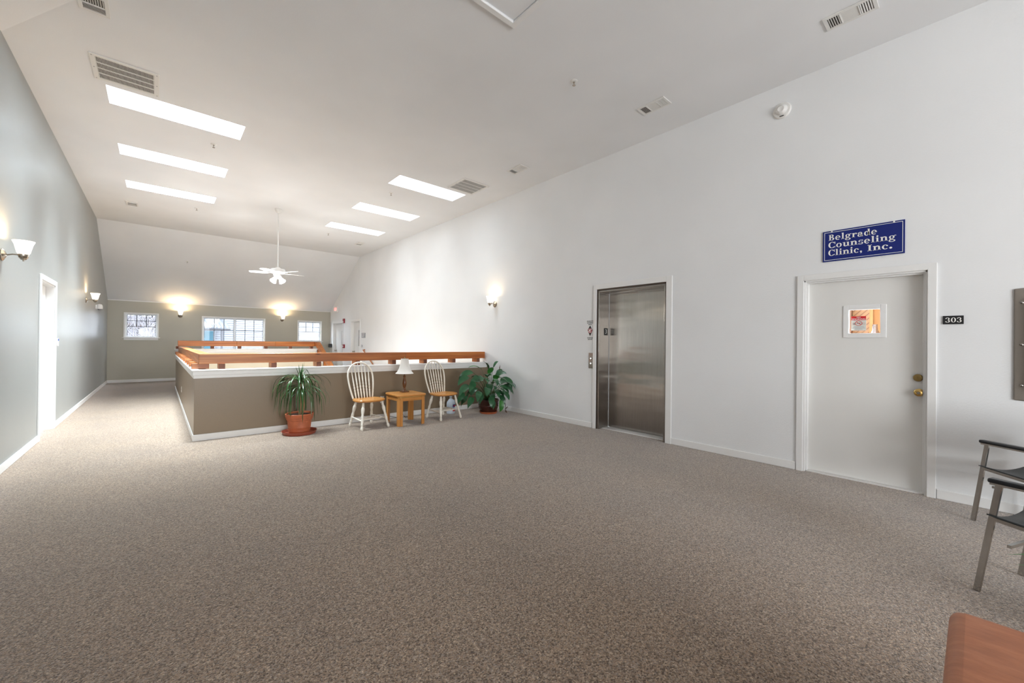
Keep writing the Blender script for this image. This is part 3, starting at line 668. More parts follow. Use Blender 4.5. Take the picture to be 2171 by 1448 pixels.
serif('lettering', 'Belgrade', -.262, .118, .058, .062, 'sign_white', sg, -.0128); serif('lettering', 'Counseling', -.264, .252, -.020, .062, 'sign_white', sg, -.0128); serif('lettering', 'Clinic,', -.264, .010, -.100, .062, 'sign_white', sg, -.0128); serif('lettering', 'Inc.', .046, .226, -.100, .062, 'sign_white', sg, -.0128)
for x in (-SW + .075, SW - .075): MB().box(x - .006, x + .006, -.015, -.012, SH - .013, SH + .004).build('hook', 'sign_white', sg)
nr = thing('room_number_sign', (XR, .135, 1.594), 'small black plate reading 303 beside the clinic door', 'sign', RIGHT)
MB().box(-.062, .062, -.010, 0, -.037, .037).build('plate', 'black', nr, bevel=.001)
serif('numerals', '303', -.047, .053, -.021, .042, 'sign_white', nr, -.0108)

# ------------------------------------------------------------------ smoked cover at the right edge
cb = thing('wall_cabinet', (XR, -.20, .93), 'smoked bronze plastic cover box screwed to the wall at the right edge', 'cabinet', RIGHT)
MB().box(.03, .97, -.006, 0, .03, .875).build('back_panel', mat('cabinet_back', (0.42, 0.40, 0.36), .7), cb)
o = MB()
for bx in ((0, .075, 0, .905), (.925, 1.0, 0, .905), (.075, .925, 0, .07), (.075, .925, .835, .905)): o.box(bx[0], bx[1], -.014, 0, bx[2], bx[3])
o.build('flange', mat('bronze_plastic', (0.20, 0.175, 0.15), .35), cb, bevel=.010)
o = MB(); o.hexa([(.07, -.012, .065), (.93, -.012, .065), (.93, -.012, .84), (.07, -.012, .84), (.10, -.07, .10), (.90, -.07, .10), (.90, -.07, .805), (.10, -.07, .805)]); o.build('cover', 'smoke_acrylic', cb, bevel=.008)
for z in (.12, .45, .79):
    for x in (.04, .96):
        s_ = MB(); s_.M = Matrix.Translation((x, -.014, z)) @ Matrix.Rotation(R(90), 4, 'X'); s_.lathe([(.010, 0), (.009, .004), (.004, .006), (.001, .0065)], 12); s_.build('screw', 'chrome', cb)

# ------------------------------------------------------------------ windows
def window(n, h, label, sashes, rows, zsplit):
    t = thing('window_%d' % n, ((h[0] + h[1]) / 2, YB, h[2]), label, 'window', BACK, kind='structure')
    w_, hh = (h[1] - h[0]) / 2, h[3] - h[2]
    c = MB(); cw = .035
    for bx in ((-w_ - cw, -w_, -.0, hh + cw), (w_, w_ + cw, -.0, hh + cw), (-w_, w_, hh, hh + cw)): c.box(bx[0], bx[1], -.014, 0, bx[2], bx[3])
    c.build('casing', 'trim', t, bevel=.003)
    MB().box(-w_ - .075, w_ + .075, -.055, .06, -.022, 0.0).build('sill', 'trim', t, bevel=.004)
    MB().box(-w_ - .03, w_ + .03, -.016, 0, -.085, -.022).build('apron', 'trim', t, bevel=.004)
    sw = 2 * w_ / sashes
    for k in range(sashes):
        a = -w_ + k * sw; b_ = a + sw; f = .035; yo = .055 + .03 * (k % 2)
        o = MB()
        for bx in ((a, a + f, 0, hh), (b_ - f, b_, 0, hh), (a + f, b_ - f, 0, f), (a + f, b_ - f, hh - f, hh)): o.box(bx[0], bx[1], yo, yo + .045, bx[2], bx[3])
        so = o.build('sash', 'vinyl', t, bevel=.004)
        MB().box(a + f, b_ - f, yo + .020, yo + .024, f, hh - f).build('pane', 'glass', so)
        zt, zb = hh - f, hh - f - zsplit
        for j in range(1, 3): MB().box(a + f + (sw - 2 * f) * j / 3 - .009, a + f + (sw - 2 * f) * j / 3 + .009, yo + .012, yo + .019, zb, zt).build('muntin', 'muntin', so)
        for j in range(1, rows + 1): MB().box(a + f, b_ - f, yo + .012, yo + .019, zt - zsplit * j / rows - .008, zt - zsplit * j / rows + .008).build('muntin', 'muntin', so)
        ed = MB(); q = .010
        for bx in ((a + f, a + f + q, f, hh - f), (b_ - f - q, b_ - f, f, hh - f), (a + f, b_ - f, hh - f - q, hh - f)): ed.box(bx[0], bx[1], yo + .013, yo + .018, bx[2], bx[3])
        ed.build('glazing_spacer', 'muntin', so)
    return t
window(1, WIN[0], 'small left window looking out at bare winter branches', 1, 2, .36)
window(2, WIN[1], 'wide middle window looking out at a sided building and tin roof', 2, 2, .80)
window(3, WIN[2], 'small right window looking out at pale siding', 1, 2, .36)

# ------------------------------------------------------------------ outside
tag(MB().box(-14, 20, YB + .4, 60, -3.3, -3.0).build('ground', 'ground', kind='structure'), 'ground outside below the windows', 'ground')
nb = thing('neighbour_building', (1.0, 21.6, -3), 'white sided building with teal door seen through the wide window', 'building')
MB().box(.2, 9, .03, 6, 0, 9).build('wall', 'siding', nb)
o = MB(); z = 1.5
while z < 7.5:
    o.hexa([(.2, -.005, z), (9, -.005, z), (9, .03, z), (.2, .03, z), (.2, .024, z + .094), (9, .024, z + .094), (9, .03, z + .094), (.2, .03, z + .094)]); z += .097
o.build('lap_boards', 'siding', nb, kind='stuff')
MB().box(.40, .78, -.05, -.006, 2.6, 4.72).build('door', 'teal', nb)
o = MB(); o.box(.34, .40, -.06, -.006, 2.6, 4.78); o.box(.78, .84, -.06, -.006, 2.6, 4.78); o.box(.40, .78, -.06, -.006, 4.72, 4.78); o.build('door_frame', 'siding', nb)
o = MB(); n = 13
pts = [(-.55 + i * (1.78 / n)) for i in range(n + 1)]
for i in range(n):
    xa, xb = pts[i], pts[i + 1]; xm = (xa + xb) / 2
    for (u0, u1, h0, h1) in ((xa, xm, 0, .045), (xm, xb, .045, 0)):
        f0 = lambda u: u * 1.0
        o.hexa([(u0, -1.6, 4.80 + h0), (u1, -1.6, 4.80 + h1), (u1 - .10, -.006, 5.30 + h1), (u0 - .10, -.006, 5.30 + h0), (u0, -1.6, 4.815 + h0), (u1, -1.6, 4.815 + h1), (u1 - .10, -.006, 5.315 + h1), (u0 - .10, -.006, 5.315 + h0)])
o.build('awning_roof', 'corrugated', nb)
MB().box(-.5, 1.22, -1.55, -1.50, 4.72, 4.80).build('awning_beam', 'post', nb)
for x in (.93,): MB().box(x - .035, x + .035, -1.55, -1.48, 0, 4.72).build('awning_post', 'post', nb)
hl = MB(); hl.hexa([(-14, 30, -3), (1.0, 34, -3), (1.0, 60, -3), (-14, 60, -3), (-14, 31, 2.7), (1.0, 35, 2.8), (1.0, 60, 3), (-14, 60, 3)])
tag(hl.build('hillside', 'brush', kind='structure'), 'grey mauve winter scrub behind the bare trees', 'hillside')
hb = MB(); random.seed(3)
for k in range(34):
    x = -4 + k * .15; hb.M = Matrix.Translation((x, 30.85 + random.random() * .2, 2.0 + random.random() * .08)); r_ = .12 + random.random() * .1
    hb.lathe([(.02, -r_), (r_ * .8, -r_ * .6), (r_, 0), (r_ * .7, r_ * .6), (.02, r_)], 7)
tag(hb.build('hedge', 'hedge', kind='structure'), 'row of brown shrub tops beyond the left window', 'hedge')
def bare_tree(x, y, m_, h_, seed, label):
    rnd = random.Random(seed); t = thing('bare_tree', (x, y, -3), label, 'tree', group='bare trees outside')
    tr = MB(); br = MB(); base_r = .05
    top = Vector((rnd.uniform(-.5, .5), rnd.uniform(-.3, .3), h_))
    path = [Vector((0, 0, 0)).lerp(top, i / 6) + Vector((rnd.uniform(-.12, .12), rnd.uniform(-.1, .1), 0)) * (i > 0) for i in range(7)]
    tr.tube(path, [base_r * (1 - .12 * i) for i in range(7)], 6)
    def branch(p, d, l, r_, lev):
        q = [p]; 
        for i in range(3): d = (d + Vector((rnd.uniform(-.25, .25), rnd.uniform(-.25, .25), rnd.uniform(-.05, .25)))).normalized(); q.append(q[-1] + d * l / 3)
        br.tube(q, [r_, r_ * .8, r_ * .6, r_ * .35], 4, cap=False)
        if lev:
            for _ in range(4):
                i = rnd.randint(1, 3); branch(q[i], (d + Vector((rnd.uniform(-.9, .9), rnd.uniform(-.5, .5), rnd.uniform(-.2, .6)))).normalized(), l * .6, r_ * .55, lev - 1)
    for k in range(26):
        f_ = rnd.uniform(.45, 1); i = min(5, int(f_ * 6)); branch(path[i].lerp(path[i + 1], f_ * 6 - i), Vector((rnd.uniform(-1, 1), rnd.uniform(-.3, .3), rnd.uniform(.4, 1.4))).normalized(), rnd.uniform(.6, 1.1), .022, 2)
    tr.build('trunk', m_, t); br.build('branches', m_, t, kind='stuff')
for k, (x, y, mm, h_) in enumerate(((-1.0, 24.6, 'bark_pale', 5.6), (-.75, 26.0, 'bark_pale', 6.2), (-.15, 27.0, 'bark_dark', 6.0), (-1.25, 28.0, 'bark_dark', 6.4), (-.7, 23.3, 'bark_pale', 5.2))):
    bare_tree(x, y, mm, h_, 11 + k, ['pale bare tree nearest the left edge of the small window', 'tall pale bare tree in the middle of the left window view', 'dark bare tree right of centre outside the left window', 'tall dark bare tree farthest outside the left window', 'shortest pale bare tree closest to the left window'][k])

# ------------------------------------------------------------------ ceiling and wall fittings
def register(xc, yc, sx, sy, along, label, nslat=5):
    """three-part supply register: two slotted ends and a fine middle; long side along x or y"""
    t = thing('air_register', (xc, yc, ZC), label, 'vent', R(90) if along == 'y' else 0, group='supply air registers')
    a, b_ = sx / 2, sy / 2; f = .028
    o = MB()
    for bx in ((-a, -a + f, -b_, b_), (a - f, a, -b_, b_), (-a + f, a - f, -b_, -b_ + f), (-a + f, a - f, b_ - f, b_)): o.box(*bx, -.012, 0)
    ia, ib = a - f, b_ - f; q = ia * .42
    for s_ in (-1, 1): o.box(s_ * q - .005, s_ * q + .005, -ib, ib, -.012, 0)
    o.build('frame', 'vent', t, bevel=.002)
    MB().box(-ia, ia, -ib, ib, -.003, -.0005).build('duct_opening', 'vent_in', t)
    sl_ = MB()
    for s_ in (-1, 1):
        n = nslat; w0 = (ia - q - .006) / n
        for i in range(n):
            xx = s_ * (q + .006 + w0 * (i + .5)); sl_.hexa([(xx - .002 - s_ * .004, -ib, -.010), (xx + .002 - s_ * .004, -ib, -.010), (xx + .002 - s_ * .004, ib, -.010), (xx - .002 - s_ * .004, ib, -.010), (xx - .002 + s_ * .003, -ib, -.002), (xx + .002 + s_ * .003, -ib, -.002), (xx + .002 + s_ * .003, ib, -.002), (xx - .002 + s_ * .003, ib, -.002)])
    n = 9
    for i in range(n):
        yy = -ib + 2 * ib * (i + .5) / n; sl_.hexa([(-q, yy - .005, -.010), (q, yy - .005, -.010), (q, yy - .003, -.010), (-q, yy - .003, -.010), (-q, yy + .003, -.002), (q, yy + .003, -.002), (q, yy + .006, -.002), (-q, yy + .006, -.002)])
    sl_.build('louvres', 'vent', t, kind='stuff'); return t
register(4.567, .745, .36, .20, 'y', 'white supply register nearest the top right corner of the ceiling')
register(4.567, 2.625, .36, .20, 'y', 'white supply register right of the dark sprinkler, above the elevator end')
register(4.547, 5.11, .36, .20, 'y', 'white supply register next to the square return grille')
register(4.54, 12.19, .36, .20, 'y', 'small far supply register beyond the right skylights')
register(-.46, 12.06, .36, .20, 'y', 'small far supply register beyond the left skylights')
register(-.46, 5.06, .36, .20, 'y', 'white supply register cut by the top left of the frame')
def grille(xc, yc, s_, label):
    t = thing('return_grille', (xc, yc, ZC), label, 'vent', group='return air grilles')
    a = s_ / 2; f = .045; o = MB()
    for bx in ((-a, -a + f, -a, a), (a - f, a, -a, a), (-a + f, a - f, -a, -a + f), (-a + f, a - f, a - f, a)): o.box(*bx, -.010, 0)
    o.build('frame', 'vent', t, bevel=.003)
    i = a - f
    MB().box(-i, i, -i, i, -.0025, -.0005).build('duct_opening', 'vent_in', t)
    for k in range(1, 4):
        yy = -i + 2 * i * k / 4; MB().box(-i, i, yy - .005, yy + .005, -.010, -.003).build('crossbar', 'vent', t)
    sl_ = MB(); n = 42
    for k in range(n):
        xx = -i + 2 * i * (k + .5) / n; sl_.box(xx - .0022, xx + .0022, -i, i, -.0085, -.0070)
    sl_.build('louvres', 'vent', t, kind='stuff')
    for x in (-a + .02, a - .02):
        for y in (-a + .03, 0, a - .03): MB().lathe([(.006, 0), (.006, -.002)], 8, (x, y, -.010)).build('screw', 'grey_plastic', t)
grille(-.298, 6.262, .55, 'large square return grille in front of the nearest left skylight')
grille(4.372, 6.312, .585, 'square return grille beside the nearest right skylight')
def sprinkler(x, y, z, label, dark=True):
    t = thing('sprinkler', (x, y, z), label, 'sprinkler', group='ceiling sprinklers')
    MB().lathe([(.040, 0), (.040, -.003), (.032, -.008), (.018, -.010)], 20).build('escutcheon', 'white_plastic', t)
    MB().lathe([(.010, -.009), (.009, -.022), (.004, -.026), (.004, -.045), (.018, -.047), (.018, -.050)], 12).build('head', 'nickel', t)
sprinkler(3.477, 2.976, ZC, 'sprinkler alone in the middle of the near ceiling'); sprinkler(.597, 7.558, ZC, 'sprinkler just beyond the nearest left skylight')
sprinkler(3.435, 7.621, ZC, 'sprinkler just beyond the nearest right skylight'); sprinkler(.617, 11.491, ZC, 'sprinkler beyond the farthest left skylight'); sprinkler(3.472, 11.668, ZC, 'sprinkler beyond the farthest right skylight')
def on_slope(y): return ZC + (ZT - ZC) * (y - YC) / (YB - YC)
sprinkler(.62, 15.3, on_slope(15.3), 'sprinkler on the left of the sloping far ceiling'); sprinkler(3.3, 15.3, on_slope(15.3), 'sprinkler on the right of the sloping far ceiling behind the fan')
ht = thing('access_hatch', ((HATCH[0] + HATCH[1]) / 2, (HATCH[2] + HATCH[3]) / 2, ZC), 'square white framed attic hatch at the top edge', 'hatch')
a, b_ = (HATCH[1] - HATCH[0]) / 2, (HATCH[3] - HATCH[2]) / 2; o = MB(); f = .05
for bx in ((-a - f, -a, -b_ - f, b_ + f), (a, a + f, -b_ - f, b_ + f), (-a, a, -b_ - f, -b_), (-a, a, b_, b_ + f)): o.box(*bx, -.022, 0)
o.build('frame', 'trim', ht, bevel=.003); MB().box(-a + .003, a - .003, -b_ + .003, b_ - .003, .0, .02).build('panel', 'ceiling', ht)

# ceiling fan
fn = thing('ceiling_fan', (2.0, 10.284, ZC), 'white ceiling fan with a lit cluster of bell glass shades', 'fan')
MB().lathe([(.075, 0), (.075, -.02), (.055, -.07), (.018, -.095)], 24).build('canopy', 'white_plastic', fn)
MB().lathe([(.013, -.08), (.013, -1.33)], 12).build('downrod', 'white_plastic', fn)
MB().lathe([(.03, -1.30), (.06, -1.33), (.135, -1.345), (.145, -1.365), (.145, -1.41), (.12, -1.44), (.06, -1.45), (.055, -1.49), (.075, -1.50), (.075, -1.535), (.03, -1.56)], 28).build('motor_housing', 'white_plastic', fn)
for k in range(5):
    a = R(10 + 72 * k); o = MB(); o.M = Matrix.Rotation(a, 4, 'Z') @ Matrix.Translation((0, 0, -1.425)) @ Matrix.Rotation(R(9), 4, 'X')
    n = 10; prof = [(.20 + .35 * i / n, .058 + .014 * math.sin(math.pi * min(1, i / n * 1.1)) if i < n else .05) for i in range(n + 1)]
    o.prism([(x, -w_) for x, w_ in prof] + [(.565, -.02), (.565, .02)] + [(x, w_) for x, w_ in prof[::-1]], 2, -.003, .003); bl = o.build('blade', 'white_plastic', fn)
    o = MB(); o.M = Matrix.Rotation(a, 4, 'Z') @ Matrix.Translation((0, 0, -1.425)); o.box(.10, .24, -.018, .018, -.008, -.003); o.box(.20, .26, -.035, .035, -.008, -.003); o.build('blade_iron', 'white_plastic', bl)
for k in range(4):
    a = R(35 + 90 * k); o = MB(); o.M = Matrix.Rotation(a, 4, 'Z') @ Matrix.Translation((.06, 0, -1.535)) @ Matrix.Rotation(R(-38), 4, 'Y')
    o.lathe([(.022, 0), (.03, -.02), (.046, -.06), (.052, -.09), (.066, -.115), (.063, -.115), (.05, -.09), (.042, -.06), (.02, -.01)], 18, cap=False); o.build('glass_shade', 'lit_glass_fan', fn)
fb = bpy.data.lights.new('fan_bulb', 'SPOT'); fb.energy = FAN; fb.color = (1, .98, .97); fb.shadow_soft_size = .12; fb.spot_size = R(165); fb.spot_blend = .6
fbo = bpy.data.objects.new('fan_bulb', fb); COL.objects.link(fbo); fbo.location = (2.0, 10.284, ZC - 1.70)
point('fan_glow', (2.0, 10.284, ZC - 1.95), FAN * .42, (1, .99, .98), .25)

# wall sconces
def sconce(loc, rot, label, group='wall sconces'):
    t = thing('wall_sconce', loc, label, 'wall lamp', rot, group=group)
    o = MB(); o.M = Matrix.Rotation(R(90), 4, 'X'); o.lathe([(.062, 0), (.062, .008), (.048, .018), (.030, .026), (.012, .034), (.001, .036)], 24); o.build('back_plate', 'nickel', t)
    MB().tube([(0, -.03, 0), (0, -.07, .012), (0, -.11, .012), (0, -.135, .0)], .007, 8).build('arm', 'nickel', t)
    o = MB(); o.M = Matrix.Translation((0, -.14, 0)); o.lathe([(.001, -.052), (.006, -.050), (.006, -.038), (.018, -.034), (.034, -.010), (.038, .012), (.038, .020)], 20); o.build('socket_cup', 'nickel', t)
    o = MB(); o.M = Matrix.Translation((0, -.14, .018)); o.lathe([(.034, 0), (.046, .018), (.054, .055), (.064, .10), (.078, .135), (.076, .136), (.061, .10), (.051, .055), (.043, .02), (.030, .004)], 28, cap=False); o.build('glass_shade', 'lit_glass', t)
    w_ = t.matrix_basis @ Vector((0, -.14, .13)); point('sconce_bulb', (w_.x, w_.y, w_.z), LAMP * (.62 if rot == BACK else .10 if rot == RIGHT else .42), (1.0, .72, .42), .035)
sconce((XL, 6.29, 2.165), LEFT, 'nearest lit sconce at the left edge of the grey left wall')
sconce((XL, 12.43, 2.165), LEFT, 'far lit sconce on the grey left wall')
sconce((.54, YB, 2.13), BACK, 'lit sconce between the left and middle windows')
sconce((3.525, YB, 2.13), BACK, 'lit sconce between the middle and right windows')
sconce((XR, 6.58, 2.15), RIGHT, 'lit sconce on the white right wall above the leafy plant')

al = thing('fire_alarm_speaker', (XR, 1.447, 3.995), 'round white alarm device high on the right wall', 'alarm', RIGHT)
o = MB(); o.M = Matrix.Rotation(R(90), 4, 'X'); o.lathe([(.088, 0), (.088, .012), (.080, .022), (.058, .026)], 32); o.build('base_plate', 'white_plastic', al)
o = MB(); o.M = Matrix.Rotation(R(90), 4, 'X'); o.lathe([(.058, .022), (.056, .034), (.046, .052), (.030, .062), (.026, .060), (.001, .060)], 28); o.build('dome', 'white_plastic', al)
MB().box(-.02, .02, -.029, -.024, -.072, -.064).build('test_slot', 'ink', al)
def wallbox(name, loc, rot, w_, h_, d_, m_, label, cat, extra=None):
    t = thing(name, loc, label, cat, rot)
    MB().box(-w_ / 2, w_ / 2, -d_, 0, -h_ / 2, h_ / 2).build('housing', m_, t, bevel=.003)
    if extra: extra(t, d_)
    return t
def exs(t, d_):
    lettering('wording', 'EXIT', .15, 'exit_red', t, 0, 0, -d_ - .002, sx=.85)
wallbox('exit_sign', (XR, 16.48, 2.59), RIGHT, .32, .22, .06, 'white_plastic', 'glowing red exit sign high beside the far doors', 'sign', exs)
def stro(t, d_): MB().box(-.03, .03, -d_ - .02, -d_, -.065, -.01).build('strobe_lens', 'white_plastic', t)
wallbox('fire_strobe', (XR, 15.62, 2.11), RIGHT, .125, .165, .05, 'red', 'dark red fire strobe above the pull station', 'alarm', stro)
def pull(t, d_): MB().box(-.04, .04, -d_ - .01, -d_, -.02, .01).build('pull_handle', 'white_plastic', t)
wallbox('fire_pull_station', (XR, 15.6, 1.16), RIGHT, .13, .14, .05, 'red', 'dark red fire pull station between the far doors', 'alarm', pull)
def plq(t, d_):
    for k in range(3): MB().box(-.12, .12 - .05 * k, -d_ - .001, -d_, .05 - .05 * k, .065 - .05 * k).build('text_line', 'white_plastic', t)
wallbox('room_plaque', (XR, 13.71, 1.555), RIGHT, .33, .17, .012, 'grey_plastic', 'grey engraved plaque beside a far white door', 'sign', plq)
def swt(t, d_): MB().box(-.012, .012, -d_ - .006, -d_, -.025, .025).build('toggle', 'white_plastic', t)
wallbox('light_switch', (XR, 13.85, 1.19), RIGHT, .12, .085, .008, 'grey_plastic', 'grey light switch below the plaque', 'switch', swt)
def rdr(t, d_): MB().box(-.03, .03, -d_ - .002, -d_, .01, .03).build('indicator_window', 'muntin', t)
wallbox('wall_box', (XR, 17.1, 1.165), RIGHT, .14, .14, .10, 'black', 'small black box on the white wall in the far corner', 'box', rdr)
def th(t, d_): MB().box(-.035, .035, -d_ - .002, -d_, .018, .05).build('blue_display', 'blue_label', t)
wallbox('thermostat', (XL, 9.165, 1.29), LEFT, .08, .12, .025, 'white_plastic', 'white wall control with a blue top beside the left door', 'thermostat', th)
wu = thing('wall_horn', (XL, 14.24, 2.13), 'small rounded white unit below the far left sconce', 'alarm', LEFT)
MB().lathe([(.001, .075), (.045, .06), (.06, .02), (.06, -.04), (.05, -.05)], 18, (0, -.065, 0)).build('dome', 'white_plastic', wu)
MB().lathe([(.045, -.045), (.04, -.075), (.001, -.08)], 18, (.015, -.075, 0)).build('dark_lens', 'grey_plastic', wu)
MB().box(-.05, .05, -.02, 0, -.05, .05).build('mount_plate', 'white_plastic', wu, bevel=.004)
def outlet(loc, rot, label, group='power outlets'):
    t = thing('power_outlet', loc, label, 'outlet', rot, group=group)
    MB().box(-.036, .036, -.006, 0, -.058, .058).build('cover_plate', 'white_plastic', t, bevel=.003)
    for z in (.024, -.024): MB().box(-.015, .015, -.009, -.006, z - .013, z + .013).build('socket', 'trim', t, bevel=.004)
    return t
outlet((XH, 10.47, .35), LEFT + math.pi, 'white outlet low on the side of the grey half wall'); bpy.data.objects['power_outlet'].rotation_euler = (0, 0, RIGHT)
outlet((2.95, YH, .34), BACK, 'white outlet on the taupe half wall left of the oak table')

# ------------------------------------------------------------------ windsor chairs
def turned(mb, p, q, prof, n=12):
    p, q = Vector(p), Vector(q); d = q - p; L_ = d.length
    rot = Vector((0, 0, 1)).rotation_difference(d.normalized()).to_matrix().to_4x4()
    mb.M = Matrix.Translation(p) @ rot; mb.lathe([(r_ * (LEGK if len(prof) > 25 else 1.12), t * L_) for t, r_ in prof], n); mb.M = Matrix.Identity(4)
LEGP = [(0, .012), (.02, .015), (.06, .019), (.11, .017), (.16, .012), (.18, .016), (.205, .016), (.225, .013), (.30, .016), (.36, .018), (.40, .017), (.405, .0145), (.425, .0145), (.43, .018), (.46, .018), (.465, .0145), (.48, .0145), (.485, .0175), (.51, .015), (.56, .014), (.66, .020), (.74, .022), (.79, .019), (.82, .014), (.84, .017), (.86, .017), (.88, .015), (1.0, .013)]
SPINP = [(0, .0065), (.05, .008), (.16, .0105), (.22, .009), (.235, .011), (.26, .011), (.275, .008), (.30, .008), (.315, .0115), (.35, .0115), (.365, .008), (.385, .008), (.40, .0105), (.44, .0105), (.46, .0085), (.56, .0105), (.70, .0075), (1.0, .0050)]
STRP = [(0, .009), (.1, .010), (.25, .012), (.4, .011), (.43, .014), (.47, .012), (.5, .015), (.53, .012), (.57, .014), (.6, .011), (.75, .012), (.9, .010), (1, .009)]
def windsor(loc, rotz, label):
    t = thing('windsor_chair', loc, label, 'chair', rotz, group='white bow-back chairs')
    sz = .445
    pts = []
    def seat_pt(a):
        ca, sa = math.cos(a), math.sin(a); ex = 2 / 3.2
        x = math.copysign(abs(ca) ** ex, ca); y = math.copysign(abs(sa) ** ex, sa)
        wx = .235 if y < 0 else .235 - .05 * y
        return (x * wx, y * .215)
    ring = [seat_pt(2 * math.pi * i / 40) for i in range(40)]
    o = MB(); vs = []; fs = []; lev = [(.90, sz - .038), (1.0, sz - .024), (1.0, sz - .008), (.97, sz), (.75, sz - .004), (.35, sz - .010)]
    for k, z in lev: vs += [(x * k, y * k, z) for x, y in ring]
    for l in range(len(lev) - 1):
        for i in range(40): j = (i + 1) % 40; fs.append((l * 40 + i, l * 40 + j, l * 40 + 40 + j, l * 40 + 40 + i))
    o.add(vs, fs, True); o.add(vs[:40][::-1], [tuple(range(40))], True); o.add(vs[-40:], [tuple(range(40))], True)
    o.build('seat', 'oak', t, label='natural oak saddle seat')
    feet = [(-.225, -.235), (.225, -.235), (-.185, .225), (.185, .225)]; tops = [(-.155, -.14), (.155, -.14), (-.13, .125), (.13, .125)]
    P_ = lambda i, z: Vector((feet[i][0], feet[i][1], 0)).lerp(Vector((tops[i][0], tops[i][1], sz - .03)), z / (sz - .03))
    for i in range(4):
        o = MB(); turned(o, (feet[i][0], feet[i][1], 0), (tops[i][0], tops[i][1], sz - .028), LEGP, 14); o.build('leg', 'cream_paint', t)
    for a, b_ in ((0, 2), (1, 3)):
        o = MB(); turned(o, P_(a, .135), P_(b_, .15), STRP, 10); o.build('stretcher', 'cream_paint', t)
    o = MB(); turned(o, (P_(0, .135) + P_(2, .15)) / 2, (P_(1, .135) + P_(3, .15)) / 2, STRP, 10); o.build('stretcher', 'cream_paint', t)
    o = MB(); turned(o, P_(0, .135).lerp(P_(2, .15), .28), P_(1, .135).lerp(P_(3, .15), .28), STRP, 10); o.build('stretcher', 'cream_paint', t)
    y0 = .165; lean = .25
    def back(x, h_): return (x, y0 + h_ * lean, sz - .005 + h_)
    path = []
    W0, W1, HT = .165, .212, .565
    for i in range(9): f_ = i / 8; path.append(back(-(W0 + (W1 - W0) * math.sin(f_ * math.pi / 2)), f_ * .34))
    for i in range(1, 20): a = math.pi * (1 - i / 20); path.append(back(W1 * math.cos(a), .34 + (HT - .34) * math.sin(a)))
    for i in range(8, -1, -1): f_ = i / 8; path.append(back(W0 + (W1 - W0) * math.sin(f_ * math.pi / 2), f_ * .34))
    MB().tube(path, .0135, 12).build('bow', 'cream_paint', t)
    for k in range(6):
        u = (k - 2.5) / 2.5; xb = u * .118; xt = u * .148; ht = .34 + (HT - .34) * math.sqrt(max(0, 1 - (xt / W1) ** 2)) - .008
        o = MB(); turned(o, (xb, y0 - .01, sz - .008), back(xt, ht), SPINP, 10); o.build('spindle', 'cream_paint', t)
    return t
windsor((2.515, 6.335, 0), R(7), 'white bow-back chair with oak seat left of the oak table')
windsor((3.848, 6.275, 0), R(7), 'white bow-back chair with oak seat right of the oak table, before the jug')

# oak end table
tb = thing('end_table', (3.115, 6.25, 0), 'square honey oak end table between the two white chairs', 'table', R(0))
TH = .50
def rrect(hx, hy, r_, n=6):
    p = []
    for cx, cy_, a0 in ((hx - r_, hy - r_, 0), (-hx + r_, hy - r_, 90), (-hx + r_, -hy + r_, 180), (hx - r_, -hy + r_, 270)):
        for i in range(n + 1): a = R(a0 + 90 * i / n); p.append((cx + r_ * math.cos(a), cy_ + r_ * math.sin(a)))
    return p
MB().prism(rrect(.255, .265, .06), 2, TH - .030, TH).build('top', 'oak', tb, bevel=.011, seg=3)
MB().prism(rrect(.250, .260, .058), 2, TH - .042, TH - .034).build('inlay_strip', 'brass', tb, label='thin brass strip under the top')
o = MB(); o.prism(rrect(.245, .255, .055), 2, TH - .034, TH - .030); o.build('sub_top', 'oak', tb)
ap = MB(); ap.box(-.19, .19, -.245, -.225, TH - .10, TH - .042); ap.box(-.19, .19, .225, .245, TH - .10, TH - .042); ap.box(-.235, -.215, -.19, .19, TH - .10, TH - .042); ap.box(.215, .235, -.19, .19, TH - .10, TH - .042); ap.build('apron', 'oak', tb, bevel=.002)
for sx in (-1, 1):
    for sy in (-1, 1):
        c = [(.245, .19), (.245, .225), (.225, .245), (.18, .245), (.18, .205), (.205, .18), (.245, .18)]
        c = [(.245, .175), (.245, .215), (.213, .250), (.170, .250), (.170, .228), (.222, .175)]
        MB().prism([(sx * x * .98, sy * y_ * 1.0) for x, y_ in c], 2, 0, TH - .042).build('leg', 'oak_z', tb, bevel=.003)
# table lamp
lp = thing('table_lamp', (3.145, 6.36, TH), 'bronze baluster table lamp with a white bell shade on the oak table', 'lamp')
o = MB(); o.prism(rrect(.062, .062, .012, 3), 2, 0, .018); o.build('base', 'lampwood', lp, bevel=.004)
MB().lathe([(.050, .016), (.046, .026), (.030, .034), (.022, .046), (.026, .054), (.022, .062), (.017, .070), (.030, .105), (.036, .145), (.030, .19), (.020, .23), (.015, .25), (.024, .262), (.024, .270), (.014, .278), (.013, .31), (.018, .32), (.012, .33), (.012, .36)], 24).build('stem', 'lampwood', lp)
sh = [(.062, .565), (.066, .52), (.076, .46), (.094, .40), (.122, .345), (.150, .315)]
MB().lathe(sh + [(.148, .315), (.120, .347), (.092, .402), (.074, .461), (.064, .52), (.060, .565)], 40, cap=False).build('lamp_shade', 'shade', lp)
o = MB(); o.lathe([(.004, .36), (.004, .57)], 8); o.tube([(-.061, 0, .562), (0, 0, .57), (.061, 0, .562)], .002, 6); so = o.build('harp', 'brass_old', lp)
MB().lathe([(.004, .568), (.010, .574), (.011, .582), (.004, .588), (.001, .592)], 12).build('finial', 'brass_old', lp)
